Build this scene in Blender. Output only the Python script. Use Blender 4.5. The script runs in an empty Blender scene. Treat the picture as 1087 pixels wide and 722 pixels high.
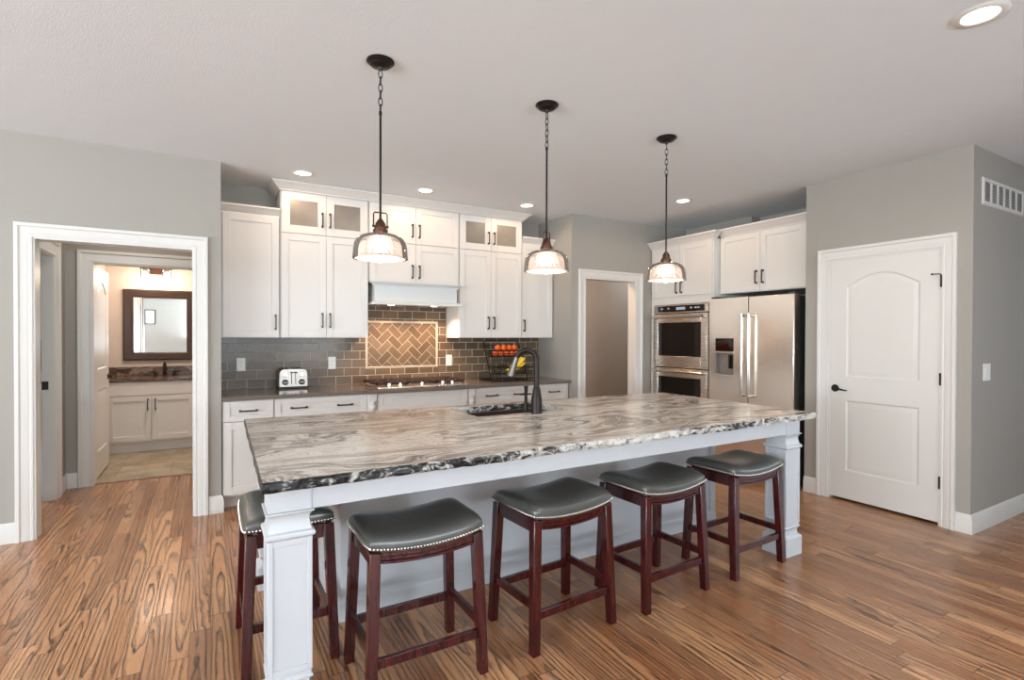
import bpy, bmesh, math, random
from mathutils import Matrix, Vector
random.seed(7)
SC = bpy.context.scene
COL = SC.collection
PI = math.pi

# ------------------------------------------------------------------ camera
F_PX, YAW, PITCH, ROLL, CAM_H = 553.6, math.radians(30.07), math.radians(.507), math.radians(.154), 1.393
fw = Vector((math.sin(YAW) * math.cos(PITCH), math.cos(YAW) * math.cos(PITCH), -math.sin(PITCH)))
rt = Vector((math.cos(YAW), -math.sin(YAW), 0)); up = rt.cross(fw)
r2 = math.cos(ROLL) * rt + math.sin(ROLL) * up; u2 = -math.sin(ROLL) * rt + math.cos(ROLL) * up
cam_d = bpy.data.cameras.new('camera'); cam = bpy.data.objects.new('camera', cam_d); COL.objects.link(cam)
cam.matrix_world = Matrix(((r2.x, u2.x, -fw.x, 0), (r2.y, u2.y, -fw.y, 0), (r2.z, u2.z, -fw.z, CAM_H), (0, 0, 0, 1)))
cam_d.sensor_width = 36; cam_d.lens = 36 * F_PX / 1087; cam_d.clip_start = .05
SC.camera = cam

# ------------------------------------------------------------------ world, daylight, exposure
SC.view_settings.view_transform = 'Standard'; SC.view_settings.look = 'None'
SC.view_settings.exposure = 0.03; SC.view_settings.gamma = 1; SC.view_settings.use_curve_mapping = False
W = bpy.data.worlds.new('sky'); SC.world = W; W.use_nodes = True
W.node_tree.nodes['Background'].inputs[0].default_value = (.80, .89, 1, 1)
W.node_tree.nodes['Background'].inputs[1].default_value = 1.6

def area(name, loc, rot, sx, sy, power, col):
    d = bpy.data.lights.new(name, 'AREA'); d.shape = 'RECTANGLE'; d.size = sx; d.size_y = sy
    d.energy = power; d.color = col
    o = bpy.data.objects.new(name, d); o.location = loc; o.rotation_euler = rot; COL.objects.link(o); return o
# daylight through the windows of the living side (behind and beside the camera); the second set is
# added fill, tilted upward at the windows to brighten the ceiling
for i, x in enumerate((-3.6, .35, 2.65)):
    area('daylight', (x, -5.85, 1.45), (PI / 2, 0, 0), 1.9, 2.1, 5, (1, .97, .93))
    area('ceiling_fill', (x, -5.80, 1.2), (PI / 2 + 1.2, 0, 0), 1.9, 1.4, (100, 235, 340)[i], (.76, .89, 1))
for i, y in enumerate((-3.0, -.6, 1.8)):
    area('daylight', (-5.85, y, 1.45), (PI / 2, 0, -PI / 2), 1.9, 2.1, 50, (1, .97, .92))
    area('ceiling_fill', (-5.80, y, 1.2), (PI / 2 + 1.15, 0, -PI / 2), 1.9, 1.4, 225, (.72, .87, 1))
area('daylight', (7.85, -1.2, 1.45), (PI / 2, 0, PI / 2), 2.4, 2.1, 30, (.68, .83, 1))

# ------------------------------------------------------------------ node helpers
def lin(h):
    h = h.lstrip('#'); v = [int(h[i:i + 2], 16) / 255 for i in (0, 2, 4)]
    return tuple(c / 12.92 if c <= .04045 else ((c + .055) / 1.055) ** 2.4 for c in v) + (1,)

class NT:
    def __init__(s, name):
        s.m = bpy.data.materials.new(name); s.m.use_nodes = True; s.t = s.m.node_tree
        s.b = s.t.nodes['Principled BSDF']; s.out = s.t.nodes['Material Output']
    def n(s, typ, ins=None, **kw):
        nd = s.t.nodes.new(typ)
        for k, v in kw.items(): setattr(nd, k, v)
        for k, v in (ins or {}).items(): s.put(nd.inputs[k], v)
        return nd
    def put(s, sock, v):
        if hasattr(v, 'is_output') and v.is_output: s.t.links.new(v, sock)
        elif hasattr(v, 'outputs'): s.t.links.new(v.outputs[0], sock)
        else: sock.default_value = v
    def math(s, op, a, b=None, c=None, clamp=False):
        nd = s.n('ShaderNodeMath', operation=op); nd.use_clamp = clamp
        s.put(nd.inputs[0], a)
        if b is not None: s.put(nd.inputs[1], b)
        if c is not None: s.put(nd.inputs[2], c)
        return nd.outputs[0]
    def pos(s): return s.n('ShaderNodeNewGeometry').outputs['Position']
    def obj(s): return s.n('ShaderNodeTexCoord').outputs['Object']
    def xyz(s, v):
        nd = s.n('ShaderNodeSeparateXYZ', {0: v}); return nd.outputs[0], nd.outputs[1], nd.outputs[2]
    def vec(s, x, y, z=0.): return s.n('ShaderNodeCombineXYZ', {0: x, 1: y, 2: z}).outputs[0]
    def noise(s, v, scale=1., detail=2., rough=.5, dist=0., out=0):
        nd = s.n('ShaderNodeTexNoise', {'Vector': v, 'Scale': scale, 'Detail': detail, 'Roughness': rough, 'Distortion': dist})
        return nd.outputs[out]
    def mul(s, v, t):
        nd = s.n('ShaderNodeVectorMath', operation='MULTIPLY'); s.put(nd.inputs[0], v); s.put(nd.inputs[1], t); return nd.outputs[0]
    def add(s, v, t):
        nd = s.n('ShaderNodeVectorMath', operation='ADD'); s.put(nd.inputs[0], v); s.put(nd.inputs[1], t); return nd.outputs[0]
    def ramp(s, f, stops, interp='LINEAR'):
        nd = s.n('ShaderNodeValToRGB', {0: f}); e = nd.color_ramp.elements; nd.color_ramp.interpolation = interp
        e.remove(e[1]); e[0].position = stops[0][0]; e[0].color = lin(stops[0][1]) if isinstance(stops[0][1], str) else stops[0][1]
        for p, c in stops[1:]:
            k = e.new(p); k.color = lin(c) if isinstance(c, str) else c
        return nd.outputs[0]
    def mix(s, f, a, b, mode='MIX'):
        nd = s.n('ShaderNodeMix', data_type='RGBA', blend_type=mode)
        s.put(nd.inputs[0], f); s.put(nd.inputs[6], a); s.put(nd.inputs[7], b); return nd.outputs[2]
    def bump(s, h, strength=.2, dist=.01):
        nd = s.n('ShaderNodeBump', {'Height': h, 'Strength': strength, 'Distance': dist})
        s.t.links.new(nd.outputs[0], s.b.inputs['Normal'])
    def set(s, **kw):
        for k, v in kw.items(): s.put(s.b.inputs[k.replace('_', ' ')], v)
        return s.m

def pm(name, col, rough=.5, metal=0., spec=.5, coat=0., var=.03, bump=0., bscale=60.):
    """painted / plain surface: a base colour with a faint procedural mottling"""
    t = NT(name); c = lin(col)
    if var:
        n = t.noise(t.obj(), 9., 3.)
        t.set(Base_Color=t.mix(n, tuple(x * (1 - var) for x in c[:3]) + (1,), tuple(min(1, x * (1 + var)) for x in c[:3]) + (1,)))
    else: t.set(Base_Color=c)
    t.set(Roughness=rough, Metallic=metal, Specular_IOR_Level=spec, Coat_Weight=coat)
    if bump: t.bump(t.noise(t.obj(), bscale, 2.), bump, .004)
    return t.m

M = {}
M['wall'] = pm('wall_paint', '#a5a097', .75, var=.015)
M['wall_warm'] = pm('bath_paint', '#cbbcae', .7, var=.02)
M['ceiling'] = pm('ceiling_paint', '#e6ebee', .9, var=.02, bump=.35, bscale=130.)
M['trim'] = pm('white_trim', '#dfdcd6', .35, var=.01)
M['cab'] = pm('cabinet_paint', '#dfdbd5', .35, var=.012)
M['island'] = pm('island_paint', '#c9cbce', .35, var=.012)
M['hood'] = pm('hood_paint', '#d6d9d7', .35, var=.012)
M['bronze'] = pm('oil_rubbed_bronze', '#2c2522', .38, .7, var=.1)
M['copper'] = pm('aged_copper', '#5a3f30', .38, .8, var=.2)
M['pull'] = pm('dark_pulls', '#4a423d', .32, .85, var=.1)
M['black'] = pm('black_plastic', '#141414', .4, var=0)
M['blackglass'] = pm('black_glass', '#0c0a09', .04, 0, .7, var=0)
M['darkmetal'] = pm('dark_wire', '#1b1816', .45, .5, var=.1)
M['castiron'] = pm('cast_iron', '#3b2a26', .55, .3, var=.2)
M['chrome'] = pm('chrome', '#d8d6d2', .12, 1., var=0)
M['gunmetal'] = pm('brushed_gunmetal', '#77706a', .3, .9, var=.05)
M['niche'] = pm('dispenser_niche', '#8d857d', .5, .3, var=.04)
M['toaster'] = pm('toaster_steel', '#9c938b', .32, 1., var=.05)
M['plate'] = pm('white_plastic', '#ecebe6', .35, var=0)
M['greybody'] = pm('fridge_side', '#3c3d3e', .5, .2, var=.05)
M['sink'] = pm('dark_composite', '#3a2420', .45, var=.1)
M['orange'] = pm('orange_peel', '#f0641c', .42, var=.12, bump=.2, bscale=200.)
M['banana'] = pm('banana_peel', '#e9c62c', .5, var=.08)
M['bananatip'] = pm('banana_tip', '#6d5a22', .7, var=.1)
M['mirrorframe'] = pm('mirror_wood', '#3f2b20', .35, .1, var=.2)
M['nail'] = pm('pewter_nail', '#c9c5ba', .25, 1., var=0)
M['carpet'] = pm('blue_grey_carpet', '#aeb6c0', .95, var=.1, bump=.5, bscale=300.)
M['print'] = pm('print_paper', '#e8e6df', .6, var=.05)

def brushed(name, col, rough, along):
    t = NT(name); p = t.obj()
    n = t.noise(t.mul(p, along), 1., 4., .6)
    c = lin(col)
    t.set(Base_Color=t.mix(n, tuple(x * .94 for x in c[:3]) + (1,), c), Metallic=1.,
          Roughness=t.math('MULTIPLY_ADD', n, .12, rough - .06))
    return t.m
M['steel'] = brushed('brushed_steel', '#efe4d8', .27, (6, 6, 260))
M['steelv'] = brushed('brushed_steel_doors', '#f8eee2', .22, (240, 240, 3))

def emit(name, col, s):
    t = NT(name); t.set(Base_Color=lin(col), Emission_Color=lin(col), Emission_Strength=s); return t.m
M['lens'] = emit('lamp_lens', '#fff3df', 6.); M['bulb'] = emit('bulb_glow', '#fff6ea', 4.)
M['screen'] = emit('oven_display', '#9fb7c9', .12)

def glassy(name, tint, clear, body, rough=.03):
    """thin glass: mostly see-through, a little milky, glossy skin"""
    t = NT(name)
    tr = t.n('ShaderNodeBsdfTransparent', {0: lin(tint)})
    df = t.n('ShaderNodeBsdfTranslucent', {0: lin(body)}); d2 = t.n('ShaderNodeBsdfDiffuse', {0: lin(body)})
    gl = t.n('ShaderNodeBsdfGlossy', {'Color': (1, 1, 1, 1), 'Roughness': rough})
    m0 = t.n('ShaderNodeMixShader', {0: .5, 1: df, 2: d2})
    m1 = t.n('ShaderNodeMixShader', {0: 1 - clear, 1: tr, 2: m0})
    fr = t.n('ShaderNodeFresnel', {0: 1.22})
    m2 = t.n('ShaderNodeMixShader', {0: fr.outputs[0], 1: m1, 2: gl})
    t.t.links.new(m2.outputs[0], t.out.inputs[0]); return t.m
M['shade'] = glassy('pendant_glass', '#fffbf8', .85, '#fff3ec')
M['inner'] = glassy('prismatic_glass', '#fffaf2', .42, '#fffaf4')
M['clear'] = glassy('clear_glass', '#ffffff', .9, '#ffffff')
M['frost'] = None
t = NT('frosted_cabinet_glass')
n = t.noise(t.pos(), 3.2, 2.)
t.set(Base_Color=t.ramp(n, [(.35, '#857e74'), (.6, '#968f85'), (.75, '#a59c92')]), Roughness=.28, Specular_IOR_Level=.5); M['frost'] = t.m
t = NT('mirror_silver'); t.set(Base_Color=(.93, .94, .94, 1), Metallic=1., Roughness=.015); M['mirror'] = t.m

# black-brown leather with soft creases
t = NT('charcoal_leather'); p = t.obj()
n1 = t.noise(p, 14., 4., .6)
t.set(Base_Color=t.ramp(n1, [(.3, '#474845'), (.7, '#51524e')]), Roughness=.30, Specular_IOR_Level=.9, Coat_Weight=.35, Coat_Roughness=.25); M['leather'] = t.m
# cherry stained legs
t = NT('cherry_stain'); p = t.obj()
n1 = t.noise(t.mul(p, (60, 60, 5)), 1., 4.)
t.set(Base_Color=t.ramp(n1, [(.3, '#2a090c'), (.7, '#4f1414')]), Roughness=.22, Specular_IOR_Level=.5, Coat_Weight=.3); M['cherry'] = t.m

# oak strip floor, boards running away from the camera (along Y)
t = NT('oak_floor'); p = t.pos(); X, Y, Z = t.xyz(p)
BW, BL = .083, 1.15
xs = t.math('DIVIDE', X, BW); xi = t.math('FLOOR', xs); fx = t.math('FRACT', xs)
wr = t.n('ShaderNodeTexWhiteNoise', {'W': xi}, noise_dimensions='1D').outputs[0]
ys = t.math('ADD', t.math('DIVIDE', Y, BL), t.math('MULTIPLY', wr, 9.3)); yi = t.math('FLOOR', ys); fy = t.math('FRACT', ys)
wc = t.n('ShaderNodeTexWhiteNoise', {'Vector': t.vec(xi, yi)}, noise_dimensions='2D').outputs['Color']
ra, rb, rc = t.n('ShaderNodeSeparateColor', {0: wc}).outputs[:3]
shift = t.vec(t.math('MULTIPLY', ra, 31.), t.math('MULTIPLY', rb, 17.), t.math('MULTIPLY', rc, 23.))
wob = t.noise(t.add(t.mul(p, (16, 2.6, 1)), shift), 1., 2., .5)
wob2 = t.noise(t.add(t.mul(p, (60, 14, 1)), shift), 1., 3., .6)
u = t.math('ADD', t.math('MULTIPLY', t.math('SUBTRACT', fx, .5), BW), t.math('MULTIPLY', t.math('SUBTRACT', ra, .5), .085))
v = t.math('ADD', t.math('MULTIPLY', t.math('SUBTRACT', fy, rb), t.math('MULTIPLY_ADD', rc, .06, .022)),
           t.math('MULTIPLY', t.math('SUBTRACT', wob, .5), .045))
rad = t.math('SQRT', t.math('ADD', t.math('MULTIPLY', u, u), t.math('MULTIPLY', v, v)))
rad = t.math('ADD', rad, t.math('MULTIPLY', t.math('SUBTRACT', wob2, .5), .011))
ring = t.math('FRACT', t.math('MULTIPLY', rad, t.math('MULTIPLY_ADD', rb, 38., 34.)))
line = t.ramp(ring, [(.0, (.55, .55, .55, 1)), (.10, (0, 0, 0, 1)), (.50, (.02, .02, .02, 1)), (.78, (.6, .6, .6, 1)), (.97, (1, 1, 1, 1))])
pore = t.noise(t.add(t.mul(p, (330, 9, 1)), shift), 1., 3., .65)
pore = t.ramp(pore, [(.40, (0, 0, 0, 1)), (.68, (1, 1, 1, 1))])
pat = t.noise(t.add(t.mul(p, (5, 1.2, 1)), shift), 1., 2.)
base = t.mix(rc, lin('#a86d45'), lin('#e2a878'))
base = t.mix(t.math('MULTIPLY', ra, .45), base, lin('#a27a5c'))
lm = t.math('MULTIPLY', line, t.math('MULTIPLY_ADD', pore, .35, .75), clamp=True)
lm = t.math('MULTIPLY', lm, t.math('MULTIPLY_ADD', pat, 1.5, .12), clamp=True)
col = t.mix(lm, base, lin('#20130c'))
col = t.mix(t.math('MULTIPLY', pore, .22), col, lin('#4a3222'))
ex = t.math('LESS_THAN', t.math('ABSOLUTE', t.math('SUBTRACT', fx, .5)), .489)
ey = t.math('LESS_THAN', t.math('ABSOLUTE', t.math('SUBTRACT', fy, .5)), .4988)
seam = t.math('MULTIPLY', ex, ey)
col = t.mix(t.math('MULTIPLY', t.math('SUBTRACT', 1., seam), .75), col, lin('#2b1b13'))
t.set(Base_Color=col, Roughness=t.math('MULTIPLY_ADD', line, .1, .23), Specular_IOR_Level=.4, Coat_Weight=.12, Coat_Roughness=.12)
t.bump(t.math('SUBTRACT', seam, t.math('MULTIPLY', line, .15)), .10, .002); M['floor'] = t.m

# swirled granite (cream, taupe and charcoal, flowing along X)
def granite(name, edge):
    t = NT(name); p = t.pos()
    w1 = t.noise(t.mul(p, (.9, 1.7, 1.7)), 1., 2., .5, .4, out=1)
    w2 = t.noise(t.mul(p, (3.2, 6, 6)), 1., 2., .5, out=1)
    q = t.add(t.add(t.mul(p, (1, 1, .4)), t.mul(w1, (1.1, 1.0, 0))), t.mul(w2, (.26, .15, 0)))
    f = t.noise(t.mul(q, (.9, 6.2, 1)), 1., 4., .55, .5)
    g = t.noise(t.mul(q, (2.2, 19, 1)), 1., 3., .6, .2)
    sp = t.noise(p, 190., 3., .7)
    big = t.noise(t.mul(p, (.7, 1.3, 1)), 1., 1.)
    h = t.math('ADD', t.math('ADD', t.math('MULTIPLY', f, .8), t.math('MULTIPLY', g, .2)), t.math('MULTIPLY', t.math('SUBTRACT', sp, .5), .10))
    c = t.ramp(h, [(.28, '#4a413b'), (.36, '#8f8276'), (.42, '#c9bcae'), (.465, '#f2e9de'), (.490, '#7d736a'), (.510, '#d8ccbf'), (.56, '#f6eee4'), (.63, '#e2d6c9'), (.68, '#a29488'), (.76, '#574d46')])
    vein = t.math('LESS_THAN', t.math('ABSOLUTE', t.math('SUBTRACT', f, .505)), .006)
    c = t.mix(t.math('MULTIPLY', vein, .65), c, lin('#3b3430'))
    hair = t.noise(t.mul(q, (3.2, 30, 1)), 1., 3., .6, .8)
    hl = t.math('LESS_THAN', t.math('ABSOLUTE', t.math('SUBTRACT', hair, .5)), .018)
    c = t.mix(t.math('MULTIPLY', hl, .45), c, lin('#5c534c'))
    fine = t.ramp(t.noise(t.mul(p, (120, 260, 120)), 1., 3., .7), [(.42, (1, 1, 1, 1)), (.60, (0, 0, 0, 1))])
    lx = t.math('MULTIPLY', t.math('SUBTRACT', 1.1, t.xyz(p)[0], clamp=True), .22)
    taupe = t.ramp(t.math('ADD', t.noise(t.add(t.mul(p, (.8, 1.6, 1)), (3, 1, 0)), 1., 2., .5), lx), [(.42, (0, 0, 0, 1)), (.58, (1, 1, 1, 1))])
    c = t.mix(t.math('MULTIPLY', fine, t.math('MULTIPLY_ADD', taupe, .34, .08)), c, lin('#6d645b'))
    if edge:
        e = t.noise(t.mul(p, (16, 30, 30)), 1., 4., .7, 1.2)
        e2 = t.noise(t.mul(p, (2.2, 2, 2)), 1., 2.)
        e = t.math('ADD', t.math('MULTIPLY', e, .75), t.math('MULTIPLY', t.math('SUBTRACT', e2, .12), .42))
        e = t.math('SUBTRACT', e, t.math('MULTIPLY', t.math('SUBTRACT', .75, t.xyz(p)[0], clamp=True), .22))
        c = t.ramp(e, [(.43, '#121314'), (.49, '#3a3a3b'), (.53, '#9b9892'), (.60, '#d5d1c9')])
        t.set(Base_Color=c, Roughness=.28); t.bump(t.noise(p, 45., 4., .6), .8, .01)
    else:
        t.set(Base_Color=c, Roughness=.2, Specular_IOR_Level=.45)
    return t.m
M['granite'] = granite('swirl_granite', False); M['granite_edge'] = granite('swirl_granite_edge', True)
# bath granite: brown / charcoal
t = NT('brown_granite'); p = t.pos(); n = t.noise(t.mul(p, (3, 7, 7)), 1., 5., .6, 1.5)
t.set(Base_Color=t.ramp(n, [(.35, '#2a2523'), (.47, '#6b4a37'), (.53, '#2f2a29'), (.6, '#8a7565'), (.7, '#3b302b')]), Roughness=.15); M['granite_brown'] = t.m
# taupe quartz counter
t = NT('taupe_quartz'); p = t.pos(); n = t.noise(p, 140., 3., .7)
t.set(Base_Color=t.ramp(n, [(.35, '#5c5149'), (.65, '#7b6e64')]), Roughness=.13); M['quartz'] = t.m
# glazed tiles: colour varies per tile
t = NT('glazed_tile'); g = t.n('ShaderNodeNewGeometry').outputs['Random Per Island']; p = t.pos()
c = t.ramp(g, [(0, '#5d4e3e'), (.5, '#6a5946'), (1, '#796753')])
t.set(Base_Color=t.mix(t.math('MULTIPLY', t.noise(p, 22., 2.), .35), c, lin('#57493a')), Roughness=.2, Specular_IOR_Level=.22); M['tile'] = t.m
M['grout'] = pm('tile_grout', '#c4b9a9', .85, var=.05)
# bathroom stone floor tile
t = NT('stone_tile'); p = t.pos()
br = t.n('ShaderNodeTexBrick', {'Vector': t.add(p, (.12, .1, 0)), 'Color1': lin('#a8977c'), 'Color2': lin('#b9aa90'), 'Mortar': lin('#8a7f6c'), 'Scale': 1., 'Mortar Size': .006, 'Brick Width': .46, 'Row Height': .46})
t.set(Base_Color=t.mix(t.ramp(t.noise(p, 5., 5., .65, .6), [(.35, (0, 0, 0, 1)), (.7, (1, 1, 1, 1))]), br.outputs[0], lin('#7c6e5a')), Roughness=.4); M['stone'] = t.m

# ------------------------------------------------------------------ mesh builder
class MB:
    def __init__(s, Mx=None): s.bm = bmesh.new(); s.M = Mx or Matrix.Identity(4); s.mi = 0
    def v(s, x, y, z): return s.bm.verts.new(s.M @ Vector((x, y, z)))
    def f(s, vs, mi=None):
        try: fc = s.bm.faces.new(vs)
        except ValueError: return
        fc.material_index = s.mi if mi is None else mi; return fc
    def box(s, x0, y0, z0, x1, y1, z1):
        a = [s.v(x, y, z) for z in (z0, z1) for x, y in ((x0, y0), (x1, y0), (x1, y1), (x0, y1))]
        for q in ((3, 2, 1, 0), (4, 5, 6, 7), (0, 1, 5, 4), (1, 2, 6, 5), (2, 3, 7, 6), (3, 0, 4, 7)): s.f([a[i] for i in q])
        return s
    def hexa(s, lo, hi):
        """two 4-point rings (any orientation) joined"""
        a = [s.v(*p) for p in lo]; b = [s.v(*p) for p in hi]
        s.f(a[::-1]); s.f(b)
        for i in range(4): s.f([a[i], a[(i + 1) % 4], b[(i + 1) % 4], b[i]])
        return s
    def rings(s, rings, closed_ring=True, cap=True, loop=False):
        R = [[s.v(*p) for p in r] for r in rings]; n = len(R[0])
        pairs = list(zip(R, R[1:])) + ([(R[-1], R[0])] if loop else [])
        for a, b in pairs:
            for i in range(n if closed_ring else n - 1):
                j = (i + 1) % n; s.f([a[i], a[j], b[j], b[i]])
        if cap and not loop: s.f(R[0][::-1]); s.f(R[-1])
        return s
    def prism(s, pts, axis, a, b):
        """polygon pts extruded from a to b along axis 'x','y' or 'z'"""
        def P(p, q): return {'x': (q, p[0], p[1]), 'y': (p[0], q, p[1]), 'z': (p[0], p[1], q)}[axis]
        return s.rings([[P(p, a) for p in pts], [P(p, b) for p in pts]])
    def cyl(s, p0, p1, r0, r1=None, n=16):
        return s.tube([p0, p1], [r0, r0 if r1 is None else r1], n)
    def tube(s, path, r, n=10, loop=False):
        P = [Vector(p) for p in path]; m = len(P)
        rr = r if isinstance(r, (list, tuple)) else [r] * m
        ref = None; out = []
        for i in range(m):
            if loop: d = P[(i + 1) % m] - P[i - 1]
            else: d = P[min(i + 1, m - 1)] - P[max(i - 1, 0)]
            d.normalize()
            if ref is None:
                ref = Vector((0, 0, 1)) if abs(d.z) < .9 else Vector((1, 0, 0))
            a = (ref - d * ref.dot(d)).normalized(); b = d.cross(a); ref = a
            out.append([tuple(P[i] + (a * math.cos(2 * PI * k / n) + b * math.sin(2 * PI * k / n)) * rr[i]) for k in range(n)])
        return s.rings(out, loop=loop)
    def lathe(s, prof, c=(0, 0, 0), n=32, axis='z', cap=False):
        def P(r, h, a):
            x, y = r * math.cos(a), r * math.sin(a)
            if axis == 'z': q = (x, y, h)
            elif axis == 'y': q = (x, h, -y)
            else: q = (h, x, y)
            return (c[0] + q[0], c[1] + q[1], c[2] + q[2])
        return s.rings([[P(max(r, .0004), h, 2 * PI * k / n) for k in range(n)] for r, h in prof], cap=cap)
    def sphere(s, c, r, n=12, m=8, sc=(1, 1, 1)):
        return s.rings([[(c[0] + sc[0] * r * math.sin(PI * max(.01, min(m - .01, i)) / m) * math.cos(2 * PI * k / n),
                          c[1] + sc[1] * r * math.sin(PI * max(.01, min(m - .01, i)) / m) * math.sin(2 * PI * k / n),
                          c[2] - sc[2] * r * math.cos(PI * max(.01, min(m - .01, i)) / m)) for k in range(n)] for i in range(m + 1)])
    def holed(s, outer, holes, y0, y1, y_hole=None):
        """plate in the XZ plane between y0 (front) and y1 with through holes"""
        for y in (y0, y1):
            es = []
            for lp in [outer] + holes:
                vs = [s.v(p[0], y, p[1]) for p in lp]
                es += [s.bm.edges.new((vs[i], vs[(i + 1) % len(vs)])) for i in range(len(vs))]
            g = bmesh.ops.triangle_fill(s.bm, use_beauty=True, use_dissolve=False, edges=es)
            for x in g['geom']:
                if isinstance(x, bmesh.types.BMFace): x.material_index = s.mi
        for lp in [outer] + holes:
            s.rings([[(p[0], y0, p[1]) for p in lp], [(p[0], y1, p[1]) for p in lp]], cap=False)
        bmesh.ops.remove_doubles(s.bm, verts=s.bm.verts, dist=1e-6)
        return s

def inset(pts, d):
    """inward offset of a counter-clockwise convex polygon"""
    out = []; n = len(pts)
    for i in range(n):
        p, a, b = Vector(pts[i]), Vector(pts[i - 1]), Vector(pts[(i + 1) % n])
        e1 = (p - a).normalized(); e2 = (b - p).normalized()
        n1 = Vector((-e1.y, e1.x)); n2 = Vector((-e2.y, e2.x)); m = (n1 + n2)
        m = m / max(.2, m.length_squared) * 2
        out.append(tuple(p + m * d))
    return out

def sweep(mb, path, prof, closed=False):
    """profile (offset to the left of travel, z) swept along a plan path with mitres"""
    n = len(path); rg = []
    for i in range(n):
        p = Vector(path[i])
        a = Vector(path[i - 1]) if (i > 0 or closed) else None
        b = Vector(path[(i + 1) % n]) if (i < n - 1 or closed) else None
        e1 = (p - a).normalized() if a is not None else (b - p).normalized()
        e2 = (b - p).normalized() if b is not None else e1
        n1 = Vector((-e1.y, e1.x)); n2 = Vector((-e2.y, e2.x)); m = n1 + n2; m = m / m.length_squared * 2
        rg.append([(p.x + m.x * d, p.y + m.y * d, z) for d, z in prof])
    return mb.rings(rg, loop=closed)

def frame(mb, path, prof, closed, mp):
    """profile (offset to the left, depth) along a path in a wall plane; mp(a,b,depth)->xyz"""
    n = len(path); rg = []
    for i in range(n):
        p = Vector(path[i])
        a = Vector(path[i - 1]) if (i > 0 or closed) else None
        b = Vector(path[(i + 1) % n]) if (i < n - 1 or closed) else None
        e1 = (p - a).normalized() if a is not None else (b - p).normalized()
        e2 = (b - p).normalized() if b is not None else e1
        n1 = Vector((-e1.y, e1.x)); n2 = Vector((-e2.y, e2.x)); m = n1 + n2; m = m / m.length_squared * 2
        rg.append([mp(p.x + m.x * o, p.y + m.y * o, d) for o, d in prof])
    return mb.rings(rg, loop=closed)

def origin_of(o):
    while o.parent: o = o.parent
    return o.location.copy()

def obj(name, mb, mats, parent=None, loc=None, bevel=0., smooth=35, seg=2):
    """link the collected shape as ONE mesh object (parent: its thing or part)"""
    bm = mb.bm
    bmesh.ops.recalc_face_normals(bm, faces=bm.faces)
    base = origin_of(parent) if parent else Vector(loc or (0, 0, 0))
    bmesh.ops.translate(bm, verts=bm.verts, vec=-base)
    me = bpy.data.meshes.new(name); bm.to_mesh(me); bm.free()
    for m in (mats if isinstance(mats, (list, tuple)) else [mats]): me.materials.append(m)
    o = bpy.data.objects.new(name, me); COL.objects.link(o)
    if parent: o.parent = parent
    else: o.location = base
    if smooth:
        me.polygons.foreach_set('use_smooth', [True] * len(me.polygons)); me.set_sharp_from_angle(angle=math.radians(smooth))
    if bevel:
        b = o.modifiers.new('bevel', 'BEVEL'); b.width = bevel; b.segments = seg; b.limit_method = 'ANGLE'; b.angle_limit = math.radians(40)
        b.harden_normals = False
    return o

def tag(o, label, cat, group=None):
    o['label'] = label; o['category'] = cat
    if group: o['group'] = group
    return o
def thing(name, label, cat, loc, group=None):
    o = bpy.data.objects.new(name, None); o.empty_display_size = .05; COL.objects.link(o); o.location = loc
    return tag(o, label, cat, group)
def struct(name, mb, m, bevel=0., parent=None, **kw):
    o = obj(name, mb, m, parent, bevel=bevel, **kw)
    if not parent: o['kind'] = 'structure'
    return o
def dup(root, loc, rz, label):
    r = root.copy(); COL.objects.link(r); r.location = loc; r.rotation_euler = (0, 0, rz); r['label'] = label
    for ch in list(root.children):
        c = ch.copy(); COL.objects.link(c); c.parent = r
        for g in list(ch.children):
            d = g.copy(); COL.objects.link(d); d.parent = c
    return r

# ------------------------------------------------------------------ room shell
CZ = 2.74
YL = 4.67          # front face of the left wall (with the hall doorway) and of the wall right of the kitchen run
YB = 5.33          # kitchen back wall
XP = 4.64          # face of the pantry wall
YS = 1.553         # face of the short wall with the return-air grille
mb = MB(); mb.box(-6.2, -6.2, -.1, 8.2, 6.13, 0); struct('floor', mb, M['floor'])
mb = MB(); mb.box(-6, 6.13, -.1, 1.2, 8.3, .0); struct('floor_bathroom', mb, M['stone'])
mb = MB(); mb.box(-6.2, -6.2, CZ, 8.2, 9.3, CZ + .1); struct('ceiling', mb, M['ceiling'])
mb = MB(); mb.box(-5.9, YL, 0, -1.035, YL + .12, CZ).box(-1.035, YL, 2.05, -.105, YL + .12, CZ).box(-.105, YL, 0, .075, YL + .12, CZ).box(-.03, YL + .12, 0, .075, 6.07, CZ)
struct('wall_left', mb, M['wall'])
mb = MB(); mb.box(.075, YB, 0, 3.453, YB + .12, CZ); struct('wall_back', mb, M['wall'])
mb = MB(); mb.box(3.453, YL - .012, 0, 3.64, YL + .11, CZ).box(3.64, YL - .012, 2.045, 4.41, YL + .11, CZ).box(4.41, YL - .012, 0, 5.27, YL + .11, CZ).box(3.453, YL + .11, 0, 3.57, YB + .12, CZ)
struct('wall_back_right', mb, M['wall'])
mb = MB(); mb.box(5.27, 3.735, 0, 5.52, YL - .012, CZ).box(5.42, 2.74, 0, 5.54, 3.735, CZ).box(5.54, YS + .12, 0, 5.66, 2.74, CZ); struct('wall_niche', mb, M['wall'])
mb = MB(); mb.box(XP, YS, 0, XP + .12, 1.729, CZ).box(XP, 1.729, 2.05, XP + .12, 2.534, CZ).box(XP, 2.534, 0, XP + .12, 2.742, CZ).box(XP + .12, 2.63, 0, 5.54, 2.74, CZ)
mb.box(XP + .12, YS, 0, 8.0, YS + .12, CZ)
struct('wall_right', mb, M['wall'])
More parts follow.
